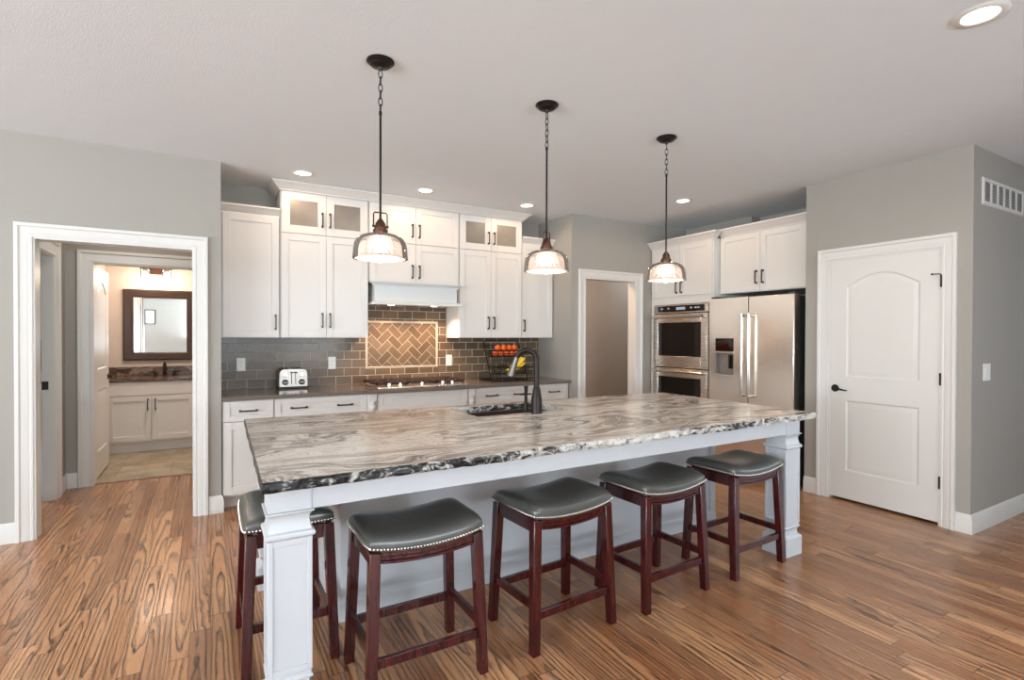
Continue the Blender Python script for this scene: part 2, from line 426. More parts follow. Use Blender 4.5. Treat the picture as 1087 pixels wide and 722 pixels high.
# living side, behind the camera: walls with window openings
mb = MB(); ws = (-3.6, .35, 2.65); xe = [-6.0] + [c for x in ws for c in (x - .9, x + .9)] + [8.0]
for i in range(0, len(xe), 2): mb.box(xe[i], -6.0, 0, xe[i + 1], -5.9, CZ)
for x in ws: mb.box(x - .9, -6.0, 0, x + .9, -5.9, .45).box(x - .9, -6.0, 2.45, x + .9, -5.9, CZ)
mb.box(3.7, -5.9, 0, 3.82, -.7, CZ)  # added unseen partition, shades the grille wall from the rear windows
struct('wall_rear', mb, M['wall'])
mb = MB()
for y0, y1 in ((-5.9, -2.4), (.0, YS)): mb.box(7.9, y0, 0, 8.0, y1, CZ)
mb.box(7.9, -2.4, 0, 8.0, 0, .45).box(7.9, -2.4, 2.45, 8.0, 0, CZ)
struct('wall_far_right', mb, M['wall'])
mb = MB()
for y0, y1 in ((-5.9, -3.9), (-2.1, -1.5), (.3, .9), (2.7, YL)): mb.box(-6.0, y0, 0, -5.9, y1, CZ)
for y in (-3.0, -.6, 1.8): mb.box(-6.0, y - .9, 0, -5.9, y + .9, .45).box(-6.0, y - .9, 2.45, -5.9, y + .9, CZ)
struct('wall_far_left', mb, M['wall'])
# hall, bathroom and side rooms
HX = -1.13
mb = MB(); mb.box(HX - .075, YL + .12, 0, HX, 4.86, CZ).box(HX - .075, 4.86, 2.05, HX, 5.70, CZ).box(HX - .075, 5.70, 0, HX, 6.07, CZ); struct('wall_hall_left', mb, M['wall'])
mb = MB(); mb.box(HX - .12, 6.07, 0, -.935, 6.19, CZ).box(-.935, 6.07, 2.055, -.135, 6.19, CZ).box(-.135, 6.07, 0, .9, 6.19, CZ); struct('wall_hall_back', mb, M['wall'])
mb = MB(); mb.box(HX - .12, 6.19, 0, HX + .02, 8.06, CZ).box(HX - .12, 8.06, 0, 1.0, 8.16, CZ).box(.9, 6.19, 0, 1.0, 8.06, CZ); struct('wall_bathroom', mb, M['wall_warm'])
mb = MB(); mb.box(-6, 9.0, 0, HX - .12, 9.1, CZ).box(-4.9, YL + .12, 0, -4.8, 9.0, CZ).box(HX - .12, 8.16, 0, HX - .02, 9.0, CZ); struct('wall_side_room', mb, M['wall'])
mb = MB(); mb.box(-4.8, YL + .12, .0, HX - .12, 9.0, .012); struct('floor_carpet', mb, M['carpet'])
mb = MB(); mb.box(3.57, 5.85, 0, 7.2, 5.95, CZ).box(3.57, 5.44, 0, 3.6, 5.85, CZ).box(7.1, 4.78, 0, 7.2, 5.85, CZ).box(5.52, 4.66, 0, 7.1, 4.78, CZ); struct('wall_hall_right', mb, M['wall'])

# trim ---------------------------------------------------------------
CAS = [(0, 0), (0, .012), (.012, .014), (.018, .011), (.03, .016), (.062, .018), (.070, .027), (.088, .027), (.092, .022), (.092, 0)]
BASE = [(0, 0), (.016, 0), (.016, .095), (.013, .105), (.013, .112), (.007, .128), (.004, .135), (0, .135)]
def casing(name, a0, a1, h, mp, m='trim', k=1.):
    mb = MB(); P = [(a * k, b) for a, b in CAS]
    # travel up the right side, across and down the left so that 'left' is outward
    frame(mb, [(a0, 0), (a0, h), (a1, h), (a1, 0)], P, False, mp); return struct(name, mb, M[m])
def jamb(name, a0, a1, h, mp, d0, d1, t=.012):
    mb = MB(); P = [(-t, d0), (0, d0), (0, d1), (-t, d1)]
    frame(mb, [(a0, 0), (a0, h), (a1, h), (a1, 0)], P, False, mp); return struct(name, mb, M['trim'])
mpL = lambda a, b, d: (a, YL - d, b)
casing('trim_1', -1.035, -.105, 2.05, mpL); jamb('trim_2', -1.035, -.105, 2.05, mpL, .004, -.125)
mpS = lambda a, b, d: (a, YL - .012 - d, b)
casing('trim_3', 3.64, 4.41, 2.045, mpS); jamb('trim_4', 3.64, 4.41, 2.045, mpS, .004, -.125)
mpP = lambda a, b, d: (XP - d, -a, b)
casing('trim_5', -2.534, -1.729, 2.05, mpP); jamb('trim_6', -2.534, -1.729, 2.05, mpP, .002, -.12)
mpH = lambda a, b, d: (HX + d, -a, b)
casing('trim_7', -5.70, -4.88, 2.05, mpH, k=1.35); jamb('trim_8', -5.70, -4.88, 2.05, mpH, .004, -.08)
mpB = lambda a, b, d: (a, 6.07 - d, b)
casing('trim_9', -.935, -.135, 2.055, mpB, k=1.15); jamb('trim_10', -.935, -.135, 2.055, mpB, .004, -.125)
def baseboard(name, *paths):
    mb = MB()
    for p in paths: sweep(mb, p, BASE)
    return struct(name, mb, M['trim'])
baseboard('baseboard_left', [(-1.128, YL), (-5.88, YL)], [(.075, YL + .06), (.075, YL), (-.012, YL)])
baseboard('baseboard_right', [(7.88, YS), (XP, YS), (XP, 1.636)], [(XP, 2.628), (XP, 2.742)])
baseboard('baseboard_hall', [(-1.043, 6.07), (HX, 6.07), (HX, 5.826)])
mb = MB(); mb.box(-.935, 6.10, 0, -.135, 6.16, .008); struct('trim_11', mb, M['stone'])

# ------------------------------------------------------------------ doors
def lever(mb, c, sgn, mp):
    """rose and lever handle; mp maps local (along, out, up)"""
    pass
def arch(x0, x1, z0, z1, rise, n=12):
    pts = [(x0, z0), (x1, z0), (x1, z1 - rise)]
    for i in range(1, n):
        tt = i / n; x = x1 + (x0 - x1) * tt; pts.append((x, z1 - rise + rise * math.sin(PI * tt)))
    pts.append((x0, z1 - rise)); return pts
def door_leaf(Mx, w, z0, h, mat):
    """two-panel door with an arched upper panel; local x along, -y front, +y back"""
    mb = MB(Mx); a0, a1 = .135, w - .135
    lo = [(a0, z0 + .235), (a1, z0 + .235), (a1, z0 + .83), (a0, z0 + .83)]
    hi = arch(a0, a1, z0 + 1.03, z0 + h - .13, .105)
    out = [(0, z0), (w, z0), (w, z0 + h), (0, z0 + h)]
    mb.holed(out, [lo[::-1], hi[::-1]], -.0175, -.0075); mb.holed(out, [lo[::-1], hi[::-1]], .0075, .0175)
    mb.box(0, -.0078, z0, w, .0078, z0 + h)
    for p in (lo, hi):
        for s in (-1, 1):
            r0 = p; r1 = inset(p, .012); r2_ = inset(p, .045)
            mb.rings([[(q[0], s * .0175, q[1]) for q in r0], [(q[0], s * .009, q[1]) for q in r1], [(q[0], s * .0095, q[1]) for q in inset(p, .018)], [(q[0], s * .0155, q[1]) for q in r2_]], cap=False)
            mb.f([mb.v(q[0], s * .0155, q[1]) for q in r2_])
    return mb
# pantry door: local x -> world -Y, front (-y) -> world -X
Mp = Matrix(((0, 1, 0, XP + .022), (-1, 0, 0, 2.530), (0, 0, 1, 0), (0, 0, 0, 1)))
d1 = struct('door_1', door_leaf(Mp, .797, .022, 2.022, M['trim']), M['trim'], smooth=25)
mb = MB(Mp); mb.lathe([(.0, -.008), (.031, -.008), (.031, -.004), (.024, 0), (.012, .004), (.011, .045), (.0, .045)], (.055, -.0175 - .008, .95), 20, 'y')
mb.M = Mp; mb.tube([(.055, -.062, .95), (.075, -.066, .951), (.11, -.064, .945), (.15, -.058, .938), (.163, -.055, .939)], [.011, .010, .008, .006, .004], 10)
obj('door_handle', mb, M['bronze'], d1)
mb = MB(Mp); mb.box(-.0035, -.0195, .915, .0, -.006, .985); obj('latch_plate', mb, M['bronze'], d1)
for i, z in enumerate((1.80, 1.08, .32)):
    mb = MB(Mp); mb.cyl((.7985, -.0365, z - .045), (.7985, -.0365, z + .045), .0065, n=10); mb.box(.7935, -.0365, z - .045, .7965, -.0178, z + .045)
    if i == 0: mb.tube([(.7985, -.0365, z + .045), (.79, -.045, z + .052), (.755, -.055, z + .052)], .004, 8); mb.sphere((.75, -.056, z + .052), .008)
    obj('hinge', mb, M['bronze'], d1)
# bathroom door, standing open against the left side of its opening
Mb = Matrix(((0, 1, 0, -.953), (1, 0, 0, 6.205), (0, 0, 1, 0), (0, 0, 0, 1)))
d2 = struct('door_2', door_leaf(Mb, .76, .02, 2.02, M['trim']), M['trim'], smooth=25)
for z in (1.80, 1.09, .32):
    mb = MB(); mb.box(-.968, 6.198, z - .05, -.938, 6.2045, z + .05).cyl((-.939, 6.196, z - .05), (-.939, 6.196, z + .05), .007, n=10); obj('hinge', mb, M['black'], d2)
mb = MB(); mb.lathe([(.0, -.006), (.03, -.006), (.03, 0), (.012, .006), (.011, .05), (0, .05)], (-.930, 6.90, .95), 18, 'x'); mb.tube([(-.885, 6.90, .95), (-.88, 6.84, .95), (-.885, 6.79, .945)], [.01, .008, .006], 8)
obj('door_handle', mb, M['bronze'], d2)
o = tag(obj('strike_plate', MB().box(HX - .078, 5.684, .93, HX - .035, 5.6875, 1.0), M['black']), 'black metal strike plate on the hall door jamb at far left', 'strike plate')

# ------------------------------------------------------------------ cabinet helpers
def shaker(Mx, x0, x1, z0, z1, y=0., th=.02, st=.058, hole=False, raised=True):
    """five-piece door front: front face at y-th"""
    mb = MB(Mx)
    mb.box(x0, y - th, z0, x0 + st, y, z1).box(x1 - st, y - th, z0, x1, y, z1)
    mb.box(x0 + st, y - th, z0, x1 - st, y, z0 + st).box(x0 + st, y - th, z1 - st, x1 - st, y, z1)
    if not hole: mb.box(x0 + st - .002, y - th + .010, z0 + st - .002, x1 - st + .002, y - .002, z1 - st + .002)
    return mb
def pull(Mx, x, z, y, L=.13, vert=True):
    mb = MB(Mx); h = L / 2; w = .0055
    def B(a0, a1, d0, d1, ww=w):
        if vert: mb.box(x - ww, y - d1, z + a0, x + ww, y - d0, z + a1)
        else: mb.box(x + a0, y - d1, z - ww, x + a1, y - d0, z + ww)
    B(-h, -h + .012, 0, .03); B(h - .012, h, 0, .03); B(-h, h, .024, .032)
    B(-h - .004, -h + .016, 0, .004, .008); B(h - .016, h + .004, 0, .004, .008)
    return mb
I4 = Matrix.Identity(4)
def add_door(root, Mx, x0, x1, z0, z1, y, hx=None, hz=None, hole=False, st=.058, L=.13):
    d = obj('door', shaker(Mx, x0, x1, z0, z1, y, st=st, hole=hole), M['cab'], root, bevel=.0015)
    if hole:
        mb = MB(Mx); mb.box(x0 + st - .002, y - .012, z0 + st - .002, x1 - st + .002, y - .007, z1 - st + .002); obj('glass_pane', mb, M['frost'], d)
    if hx is not None: obj('handle', pull(Mx, hx, hz, y - .0202, L), M['pull'], d, bevel=.001)
    return d
def add_drawer(root, Mx, x0, x1, z0, z1, y, hxs, hz, st=.045):
    d = obj('drawer', shaker(Mx, x0, x1, z0, z1, y, st=st), M['cab'], root, bevel=.0015)
    for hx in hxs: obj('handle', pull(Mx, hx, hz, y - .0202, .13, False), M['pull'], d, bevel=.001)
    return d
CROWN = [(0, 0), (.012, 0), (.014, .012), (.03, .022), (.055, .058), (.072, .066), (.072, .08), (0, .08)]
def crown_part(root, path, z, k=1., name='crown', m='cab'):
    mb = MB(); sweep(mb, path, [(d * k, z + h * k) for d, h in CROWN]); return obj(name, mb, M[m], root)

# ------------------------------------------------------------------ wall cabinets on the back wall
YU = 5.0           # face frames of the wall cabinets (doors stand 2 cm proud)
UB, LT = 1.367, 2.425
# far-left short cabinet
r = thing('wall_cabinet', 'short white wall cabinet with one door in the left corner beside the grey wall', 'cabinet', (.305, 5.16, UB))
mb = MB(); mb.box(.079, YU + .02, UB, .532, YB - .003, LT + .02); obj('body', mb, M['cab'], r, bevel=.0015)
add_door(r, I4, .092, .526, UB + .004, LT - .004, YU + .0195, .499, 1.503)
crown_part(r, [(.532, YU + .0205), (.079, YU + .0205)], LT - .002, .9)
# tall pair with two glass doors, left of the hood
def tall(label, x0, xs, x1, hL, hU):
    r = thing('wall_cabinet', label, 'cabinet', ((x0 + x1) / 2, 5.16, UB))
    mb = MB(); mb.box(x0, YU, UB, x1, YB - .003, 2.675); obj('body', mb, M['cab'], r, bevel=.0015)
    for a, b, hx in ((x0 + .008, xs - .0015, xs - .034), (xs + .0015, x1 - .008, xs + .034)):
        add_door(r, I4, a, b, UB + .004, 2.290, YU - .0005, hx, 1.525)
        add_door(r, I4, a, b, 2.298, 2.662, YU - .0005, hx, 2.435, True, st=.07)
    return r
tall('tall white wall cabinet with two frosted glass doors, left of the range hood', .536, .920, 1.306, 0, 0)
tall('tall white wall cabinet with two frosted glass doors, right of the range hood', 2.245, 2.620, 3.012, 0, 0)
# over the hood
r = thing('wall_cabinet', 'white wall cabinet with four small doors directly above the range hood', 'cabinet', (1.775, 5.16, 1.905))
mb = MB(); mb.box(1.3075, YU, 1.905, 2.2435, YB - .003, 2.675); obj('body', mb, M['cab'], r, bevel=.0015)
for a, b, hx in ((1.316, 1.7725, 1.738), (1.7755, 2.236, 1.810)):
    add_door(r, I4, a, b, 1.913, 2.290, YU - .0005, hx, 2.02); add_door(r, I4, a, b, 2.298, 2.662, YU - .0005, hx, 2.425)
# far-right short cabinet
r = thing('wall_cabinet', 'short white wall cabinet with one door in the right corner beside the stub wall', 'cabinet', (3.23, 5.16, UB))
mb = MB(); mb.box(3.0135, YU + .02, UB, 3.447, YB - .003, LT + .02); obj('body', mb, M['cab'], r, bevel=.0015)
add_door(r, I4, 3.020, 3.436, UB + .004, LT - .004, YU + .0195, 3.048, 1.503)
crown_part(r, [(3.447, YU + .0205), (3.0135, YU + .0205)], LT - .002, .9)
# continuous crown up to the ceiling
mb = MB(); sweep(mb, [(3.013, YB - .004), (3.013, YU - .021), (.535, YU - .021), (.535, YB - .004)], [(0.0005, 2.664), (.010, 2.664), (.012, 2.674), (.03, 2.686), (.060, 2.718), (.074, 2.726), (.074, 2.737), (0.0005, 2.737)])
tag(obj('crown_molding', mb, M['cab']), 'white crown molding running along the tall cabinets up to the ceiling', 'molding')

# hood cover
HYF = 4.93
r = thing('range_hood', 'white painted box range hood with flared top and bottom moldings above the cooktop', 'range hood', (1.77, 5.1, 1.68))
mb = MB(); mb.box(1.352, HYF, 1.715, 2.200, YU - .001, 1.878).box(1.352, YU - .001, 1.715, 2.200, YB - .003, 1.878); obj('body', mb, M['hood'], r, bevel=.002)
mb = MB(); sweep(mb, [(2.2005, YU - .03), (2.2005, HYF - .0005), (1.3515, HYF - .0005), (1.3515, YU - .03)], [(0, 1.862), (.008, 1.862), (.012, 1.874), (.028, 1.884), (.042, 1.896), (.042, 1.904), (0, 1.904)]); obj('top_molding', mb, M['hood'], r)
mb = MB(); sweep(mb, [(2.2005, YU - .03), (2.2005, HYF - .0005), (1.3515, HYF - .0005), (1.3515, YU - .03)], [(0, 1.683), (.042, 1.683), (.044, 1.692), (.032, 1.702), (.026, 1.714), (.008, 1.722), (0, 1.722)]); obj('bottom_molding', mb, M['hood'], r)
mb = MB(); mb.box(1.37, HYF + .02, 1.690, 2.18, YB - .02, 1.713); obj('liner', mb, M['steel'], r)
for x in (1.55, 2.0):
    mb = MB(); mb.lathe([(0, 0), (.03, 0), (.034, .001), (.034, .003)], (x, 5.06, 1.6865), 20); obj('lamp', mb, M['lens'], r)

# ------------------------------------------------------------------ base run
CT = .902; CB = .870
def base_cab(label, x0, x1, drawers, doors, yf=4.70, hinge=None):
    r = thing('base_cabinet', label, 'cabinet', ((x0 + x1) / 2, 5.0, 0))
    mb = MB(); mb.box(x0, yf, .105, x1, YB - .003, CB - .002).box(x0, 4.778, 0, x1, 5.2, .105); obj('body', mb, M['cab'], r, bevel=.0015)
    for (a, b, hs) in drawers: add_drawer(r, I4, a, b, .703, CB - .008, yf - .0005, hs, .783)
    for (a, b, hx) in doors: add_door(r, I4, a, b, .122, .696, yf - .0005, hx, .60)
    return r
base_cab('white base cabinet with one drawer at the left end of the kitchen run', .079, .4535, [(.089, .449, [.266])], [(.089, .449, .415)])
base_cab('white base cabinet with a wide two-pull drawer under the toaster', .4545, 1.2145, [(.459, 1.211, [.647, 1.023])], [(.459, .8335, .80), (.8365, 1.211, .87)])
r = base_cab('white base cabinet with corner posts under the gas cooktop', 1.2155, 2.281, [], [(1.305, 1.7485, 1.715), (1.7515, 2.19, 1.785)], yf=4.68)
obj('false_front', shaker(I4, 1.305, 2.19, .703, CB - .008, 4.6795, st=.045), M['cab'], r, bevel=.0015)
for xc in (1.258, 2.238):
    mb = MB(); mb.box(xc - .033, 4.645, .105, xc + .033, 4.6795, .26).box(xc - .033, 4.645, .80, xc + .033, 4.6795, CB - .003)
    mb.lathe([(.020, .26), (.030, .275), (.030, .29), (.022, .30), (.027, .45), (.028, .56), (.022, .70), (.020, .72), (.030, .735), (.030, .75), (.021, .765), (.028, .79), (.030, .80)], (xc, 4.662, 0), 20)
    obj('corner_post', mb, M['cab'], r, bevel=.001)
base_cab('white base cabinet with a wide two-pull drawer under the fruit basket', 2.282, 3.0035, [(2.290, 2.999, [2.474, 2.80])], [(2.290, 2.6435, 2.61), (2.6465, 2.999, 2.68)])
base_cab('white base cabinet with one drawer at the right end of the kitchen run', 3.0045, 3.447, [(3.010, 3.420, [3.237])], [(3.010, 3.420, 3.05)])
mb = MB(); mb.prism([(.079, YB - .003), (.079, 4.645), (1.20, 4.645), (1.20, 4.60), (2.296, 4.60), (2.296, 4.645), (3.449, 4.645), (3.449, YB - .003)], 'z', CB, CT)
tag(obj('countertop', mb, M['quartz'], loc=(1.76, 5.0, CB), bevel=.002), 'glossy taupe stone countertop along the back wall under the tiles', 'countertop')

# backsplash: real tiles on a grout bed
r = thing('backsplash', 'glossy taupe subway tile backsplash with a framed herringbone panel behind the cooktop', 'backsplash', (1.76, YB, CT))
mb = MB(); mb.box(.079, YB - .0098, CT + .001, 3.449, YB - .0005, 1.365).box(1.31, YB - .0098, 1.365, 2.243, YB - .0005, 1.69); obj('grout', mb, M['grout'], r)
PX0, PX1, PZ0, PZ1 = 1.383, 2.125, 1.070, 1.520
TW, TH, GP = .1516, .0776, .0049
def tile(mb, poly, y0=YB - .0115, y1=YB - .0055):
    if len(poly) < 3: return
    A = abs(sum(poly[i][0] * poly[(i + 1) % len(poly)][1] - poly[(i + 1) % len(poly)][0] * poly[i][1] for i in range(len(poly)))) / 2
    if A < .00012: return
    s = sum(poly[i][0] * poly[(i + 1) % len(poly)][1] - poly[(i + 1) % len(poly)][0] * poly[i][1] for i in range(len(poly)))
    if s < 0: poly = poly[::-1]
    try: ins = inset(poly, .0018)
    except Exception: return
    mb.rings([[(p[0], y1, p[1]) for p in poly], [(p[0], y0 + .0015, p[1]) for p in poly], [(p[0], y0, p[1]) for p in ins]], cap=False)
    mb.f([mb.v(p[0], y0, p[1]) for p in ins])
def clip(poly, x0, x1, z0, z1):
    for ax, lim, sg in ((0, x0, 1), (0, x1, -1), (1, z0, 1), (1, z1, -1)):
        out = []
        for i in range(len(poly)):
            a, b = poly[i - 1], poly[i]; da, db = sg * (a[ax] - lim), sg * (b[ax] - lim)
            if (da >= 0) != (db >= 0):
                k = da / (da - db); out.append((a[0] + (b[0] - a[0]) * k, a[1] + (b[1] - a[1]) * k))
            if db >= 0: out.append(b)
        poly = out
        if len(poly) < 3: return []
    return poly
mb = MB(); mb2 = MB()
zones = [(.080, PX0 - .02, CT + .003, 1.364), (PX0 - .02, PX1 + .02, CT + .003, PZ0 - .02), (PX1 + .02, 3.449, CT + .003, 1.364), (1.3095, 2.242, PZ1 + .02, 1.688), (1.3095, PX0 - .02, 1.364, PZ1 + .02), (PX1 + .02, 2.242, 1.364, PZ1 + .02)]
row = 0; z = CT + .003
while z < 1.70:
    off = (row % 2) * .5 * (TW + GP); x = -.02 - off
    while x < 3.5:
        P = [(x, z), (x + TW, z), (x + TW, z + TH), (x, z + TH)]
        for zn in zones: 
            c = clip(P, *zn)
            if c: tile(mb, c)
        x += TW + GP
    z += TH + GP; row += 1
obj('subway_tiles', mb, M['tile'], r, smooth=0)
mb = MB(); q = math.sqrt(.5); L_, W_ = .152, .076
for i in range(-14, 15):
    for j in range(-14, 15):
        # one horizontal and one vertical brick per cell, the whole turned 45 degrees
        ox, oz = (i + 2 * j) * W_, (i - 2 * j) * W_
        for (a, b, w, h) in ((ox, oz, L_, W_), (ox, oz + W_, W_, L_)):
            R = [(a + .0016, b + .0016), (a + w - .0016, b + .0016), (a + w - .0016, b + h - .0016), (a + .0016, b + h - .0016)]
            c = clip([((px - py) * q + 1.75, (px + py) * q + 1.29) for px, py in R], PX0 + .002, PX1 - .002, PZ0 + .002, PZ1 - .002)
            if c: tile(mb, c)
obj('herringbone_panel', mb, M['tile'], r, smooth=0)
mb = MB(); frame(mb, [(PX0, PZ0), (PX0, PZ1), (PX1, PZ1), (PX1, PZ0)], [(0, .0055), (0, .013), (.006, .016), (.012, .013), (.016, .0055)], True, lambda a, b, d: (a, YB - d, b)); obj('pencil_trim', mb, M['grout'], r)

# outlets on the tiles
def outlet(label, x, z, y=YB - .012, group=None, w=.036):
    r = thing('outlet', label, 'outlet', (x, y, z))
    mb = MB(); mb.box(x - w, y - .006, z - .06, x + w, y, z + .06); obj('plate', mb, M['plate'], r, bevel=.002)
    mb = MB(); mb.box(x - .017, y - .0085, z - .034, x + .017, y - .0062, z + .034); o = obj('receptacle', mb, M['plate'], r, bevel=.001)
    for dz in (-.017, .017):
        for dx in (-.006, .006): obj('slot', MB().box(x + dx - .0012, y - .0092, z + dz - .005, x + dx + .0012, y - .0086, z + dz + .005), M['black'], o)
    return r
outlet('white outlet plate on the tiles left of the toaster', .242, 1.123)
outlet('white outlet plate on the tiles between toaster and herringbone panel', 1.036, 1.118)
outlet('white outlet plate on the tiles right of the herringbone panel', 2.275, 1.118)

# ------------------------------------------------------------------ cooktop
r = thing('gas_cooktop', 'stainless gas cooktop with dark grates and five chrome knobs below the hood', 'cooktop', (1.755, 4.93, CT))
mb = MB(); mb.box(1.305, 4.65, CT + .001, 2.205, 5.21, CT + .016); obj('tray', mb, M['steel'], r, bevel=.004)
for gx0, gx1 in ((1.315, 1.605), (1.61, 1.90), (1.905, 2.195)):
    mb = MB(); y0, y1 = 4.745, 5.20; zt = CT + .052
    for a, b, c, d in ((gx0, y0, gx1, y0 + .014), (gx0, y1 - .014, gx1, y1), (gx0, y0, gx0 + .014, y1), (gx1 - .014, y0, gx1, y1)): mb.box(a, b, zt - .022, c, d, zt)
    for k in range(1, 4):
        x = gx0 + (gx1 - gx0) * k / 4; mb.box(x - .006, y0, zt - .014, x + .006, y1, zt + .002)
    for k in range(1, 4):
        y = y0 + (y1 - y0) * k / 4; mb.box(gx0, y - .006, zt - .014, gx1, y + .006, zt + .002)
    for x in (gx0 + .003, gx1 - .015):
        for y in (y0 + .003, y1 - .015): mb.box(x, y, CT + .0165, x + .012, y + .012, zt - .02)
    obj('grate', mb, M['castiron'], r, bevel=.002)
for x, y, s in ((1.46, 4.86, .04), (1.46, 5.08, .035), (1.755, 4.97, .055), (2.05, 4.86, .035), (2.05, 5.08, .04)):
    mb = MB(); mb.lathe([(s * 1.1, CT + .0165), (s * 1.1, CT + .024), (s, CT + .026), (s, CT + .034), (s * .8, CT + .036), (0, CT + .036)], (x, y, 0), 20); obj('burner', mb, M['castiron'], r)
for x in (1.42, 1.525, 1.735, 1.945, 2.045):
    mb = MB(); mb.lathe([(.022, CT + .0165), (.022, CT + .022), (.017, CT + .024), (.015, CT + .048), (0, CT + .05)], (x, 4.695, 0), 16); mb.box(x - .003, 4.678, CT + .046, x + .003, 4.712, CT + .054); obj('knob', mb, M['chrome'], r)

# ------------------------------------------------------------------ toaster
r = thing('toaster', 'stainless four-slot toaster on the back counter', 'toaster', (.66, 5.2, CT))
tx0, tx1, ty0, ty1 = .534, .784, 5.115, 5.30
mb = MB(); prof = [(tx0, CT + .014), (tx0 + .004, CT + .14), (tx0 + .012, CT + .165), (tx0 + .035, CT + .182), (tx1 - .035, CT + .182), (tx1 - .012, CT + .165), (tx1 - .004, CT + .14), (tx1, CT + .014)]
mb.prism(prof[::-1], 'y', ty0, ty1); obj('shell', mb, M['toaster'], r, bevel=.006, seg=3)
mb = MB(); mb.box(tx0 - .002, ty0 + .004, CT + .001, tx1 + .002, ty1 - .004, CT + .0138); obj('base', mb, M['black'], r, bevel=.003)
for k, x in enumerate((tx0 + .052, tx0 + .098, tx1 - .098, tx1 - .052)):
    mb = MB(); mb.box(x - .013, ty0 + .025, CT + .1825, x + .013, ty1 - .03, CT + .187); obj('slot', mb, M['chrome'], r, bevel=.003)
for x in (tx0 + .055, tx1 - .055):
    mb = MB(); mb.lathe([(0, -.026), (.022, -.026), (.026, -.02), (.026, -.001)], (x, ty0, CT + .06), 20, 'y'); obj('dial', mb, M['black'], r)
    mb = MB(); mb.box(x - .02, ty0 - .030, CT + .055, x + .02, ty0 - .0265, CT + .065); obj('dial_grip', mb, M['chrome'], r, bevel=.001)
    mb = MB(); mb.lathe([(0, -.006), (.018, -.005), (.021, -.001)], (x, ty0, CT + .125), 20, 'y', ); obj('badge_ring', mb, M['steel'], r)
for x in (tx0 + .108, tx1 - .108):
    mb = MB(); mb.box(x - .003, ty0 - .0015, CT + .04, x + .003, ty0 - .0005, CT + .15); mb.box(x - .013, ty0 - .025, CT + .142, x + .013, ty0 - .0016, CT + .153); obj('lever', mb, M['black'], r, bevel=.001)

# ------------------------------------------------------------------ fruit basket stand
r = thing('fruit_basket', 'two-tier black wire fruit basket standing on the back counter', 'basket', (2.80, 4.98, CT))
def fp(x, z):      # point on the leaning back frame
    return (x, 4.88 + (z - .905) / .435 * .215, z)
zb = CT + .006; x0, x1 = 2.578, 3.022
mb = MB(); pts = [(x0, zb), (x0, 1.29)] + [(x0 + .045 * (1 - math.cos(a)), 1.29 + .045 * math.sin(a)) for a in (PI / 6, PI / 3, PI / 2)] + [(x1 - .045 * (1 - math.cos(a)), 1.29 + .045 * math.sin(a)) for a in (PI / 2, PI / 3, PI / 6)] + [(x1, 1.29), (x1, zb)]
mb.tube([fp(*p) for p in pts], .0065, 8)
for zz in (1.285, 1.16, 1.055, .98): mb.tube([fp(x0, zz), fp(x1, zz)], .0045, 6)
for k in range(1, 14): mb.tube([fp(x0 + (x1 - x0) * k / 14, 1.285), fp(x0 + (x1 - x0) * k / 14, .98)], .0018, 5)
for zz in (1.255, 1.225, 1.195, 1.12, 1.09, 1.02): mb.tube([fp(x0, zz), fp(x1, zz)], .0018, 5)
for sx in (x0, x1):
    mb.tube([fp(sx, zb), (sx, 5.17, zb)], .0055, 8)
mb.tube([(x0, 4.88, zb), (x1, 4.88, zb)], .0055, 8); mb.tube([(x0, 5.17, zb), (x1, 5.17, zb)], .0055, 8)
obj('stand', mb, M['darkmetal'], r)
def wire_tier(z0, dep, h):
    mb = MB(); yb = fp(0, z0)[1] - .012; a0, a1 = x0 + .02, x1 - .02
    def rim(k, zz, r_): mb.tube([(a0 + .03 * (1 - k), yb, zz), (a1 - .03 * (1 - k), yb, zz), (a1 - .03 * (1 - k), yb - dep * k, zz), (a0 + .03 * (1 - k), yb - dep * k, zz)], r_, 6, True)
    rim(1., z0 + h, .005); rim(.9, z0 + h * .5, .0025); rim(.8, z0, .003)
    for i in range(15):
        x = a0 + (a1 - a0) * i / 14; xi = a0 + .006 + (a1 - a0 - .012) * i / 14
        mb.tube([(x, yb - dep, z0 + h), (xi, yb - dep * .8, z0), (xi, yb - .002, z0), (x, yb - .002, z0 + h)], .0022, 5)
    for i in range(1, 5):
        y = yb - dep * .8 * i / 5; mb.tube([(a0, y - dep * .05, z0 + h), (a0 + .006, y, z0), (a1 - .006, y, z0), (a1, y - dep * .05, z0 + h)], .0022, 5)
    return mb, yb
mbt, yt = wire_tier(1.165, .13, .062); obj('wire_tray', mbt, M['darkmetal'], r)
mbl, yl = wire_tier(.985, .17, .07); obj('wire_tray', mbl, M['darkmetal'], r)
spots = [(2.652, yt - .05, 0), (2.72, yt - .054, 0), (2.788, yt - .05, 0), (2.856, yt - .054, 0), (2.924, yt - .05, 0), (2.686, yt - .048, 1), (2.756, yt - .05, 1), (2.826, yt - .048, 1), (2.892, yt - .05, 1)]
names = ['leftmost', 'second from left', 'middle', 'second from right', 'rightmost']
names2 = ['leftmost', 'second from left', 'second from right', 'rightmost']
proto = None; kb = 0; kt = 0
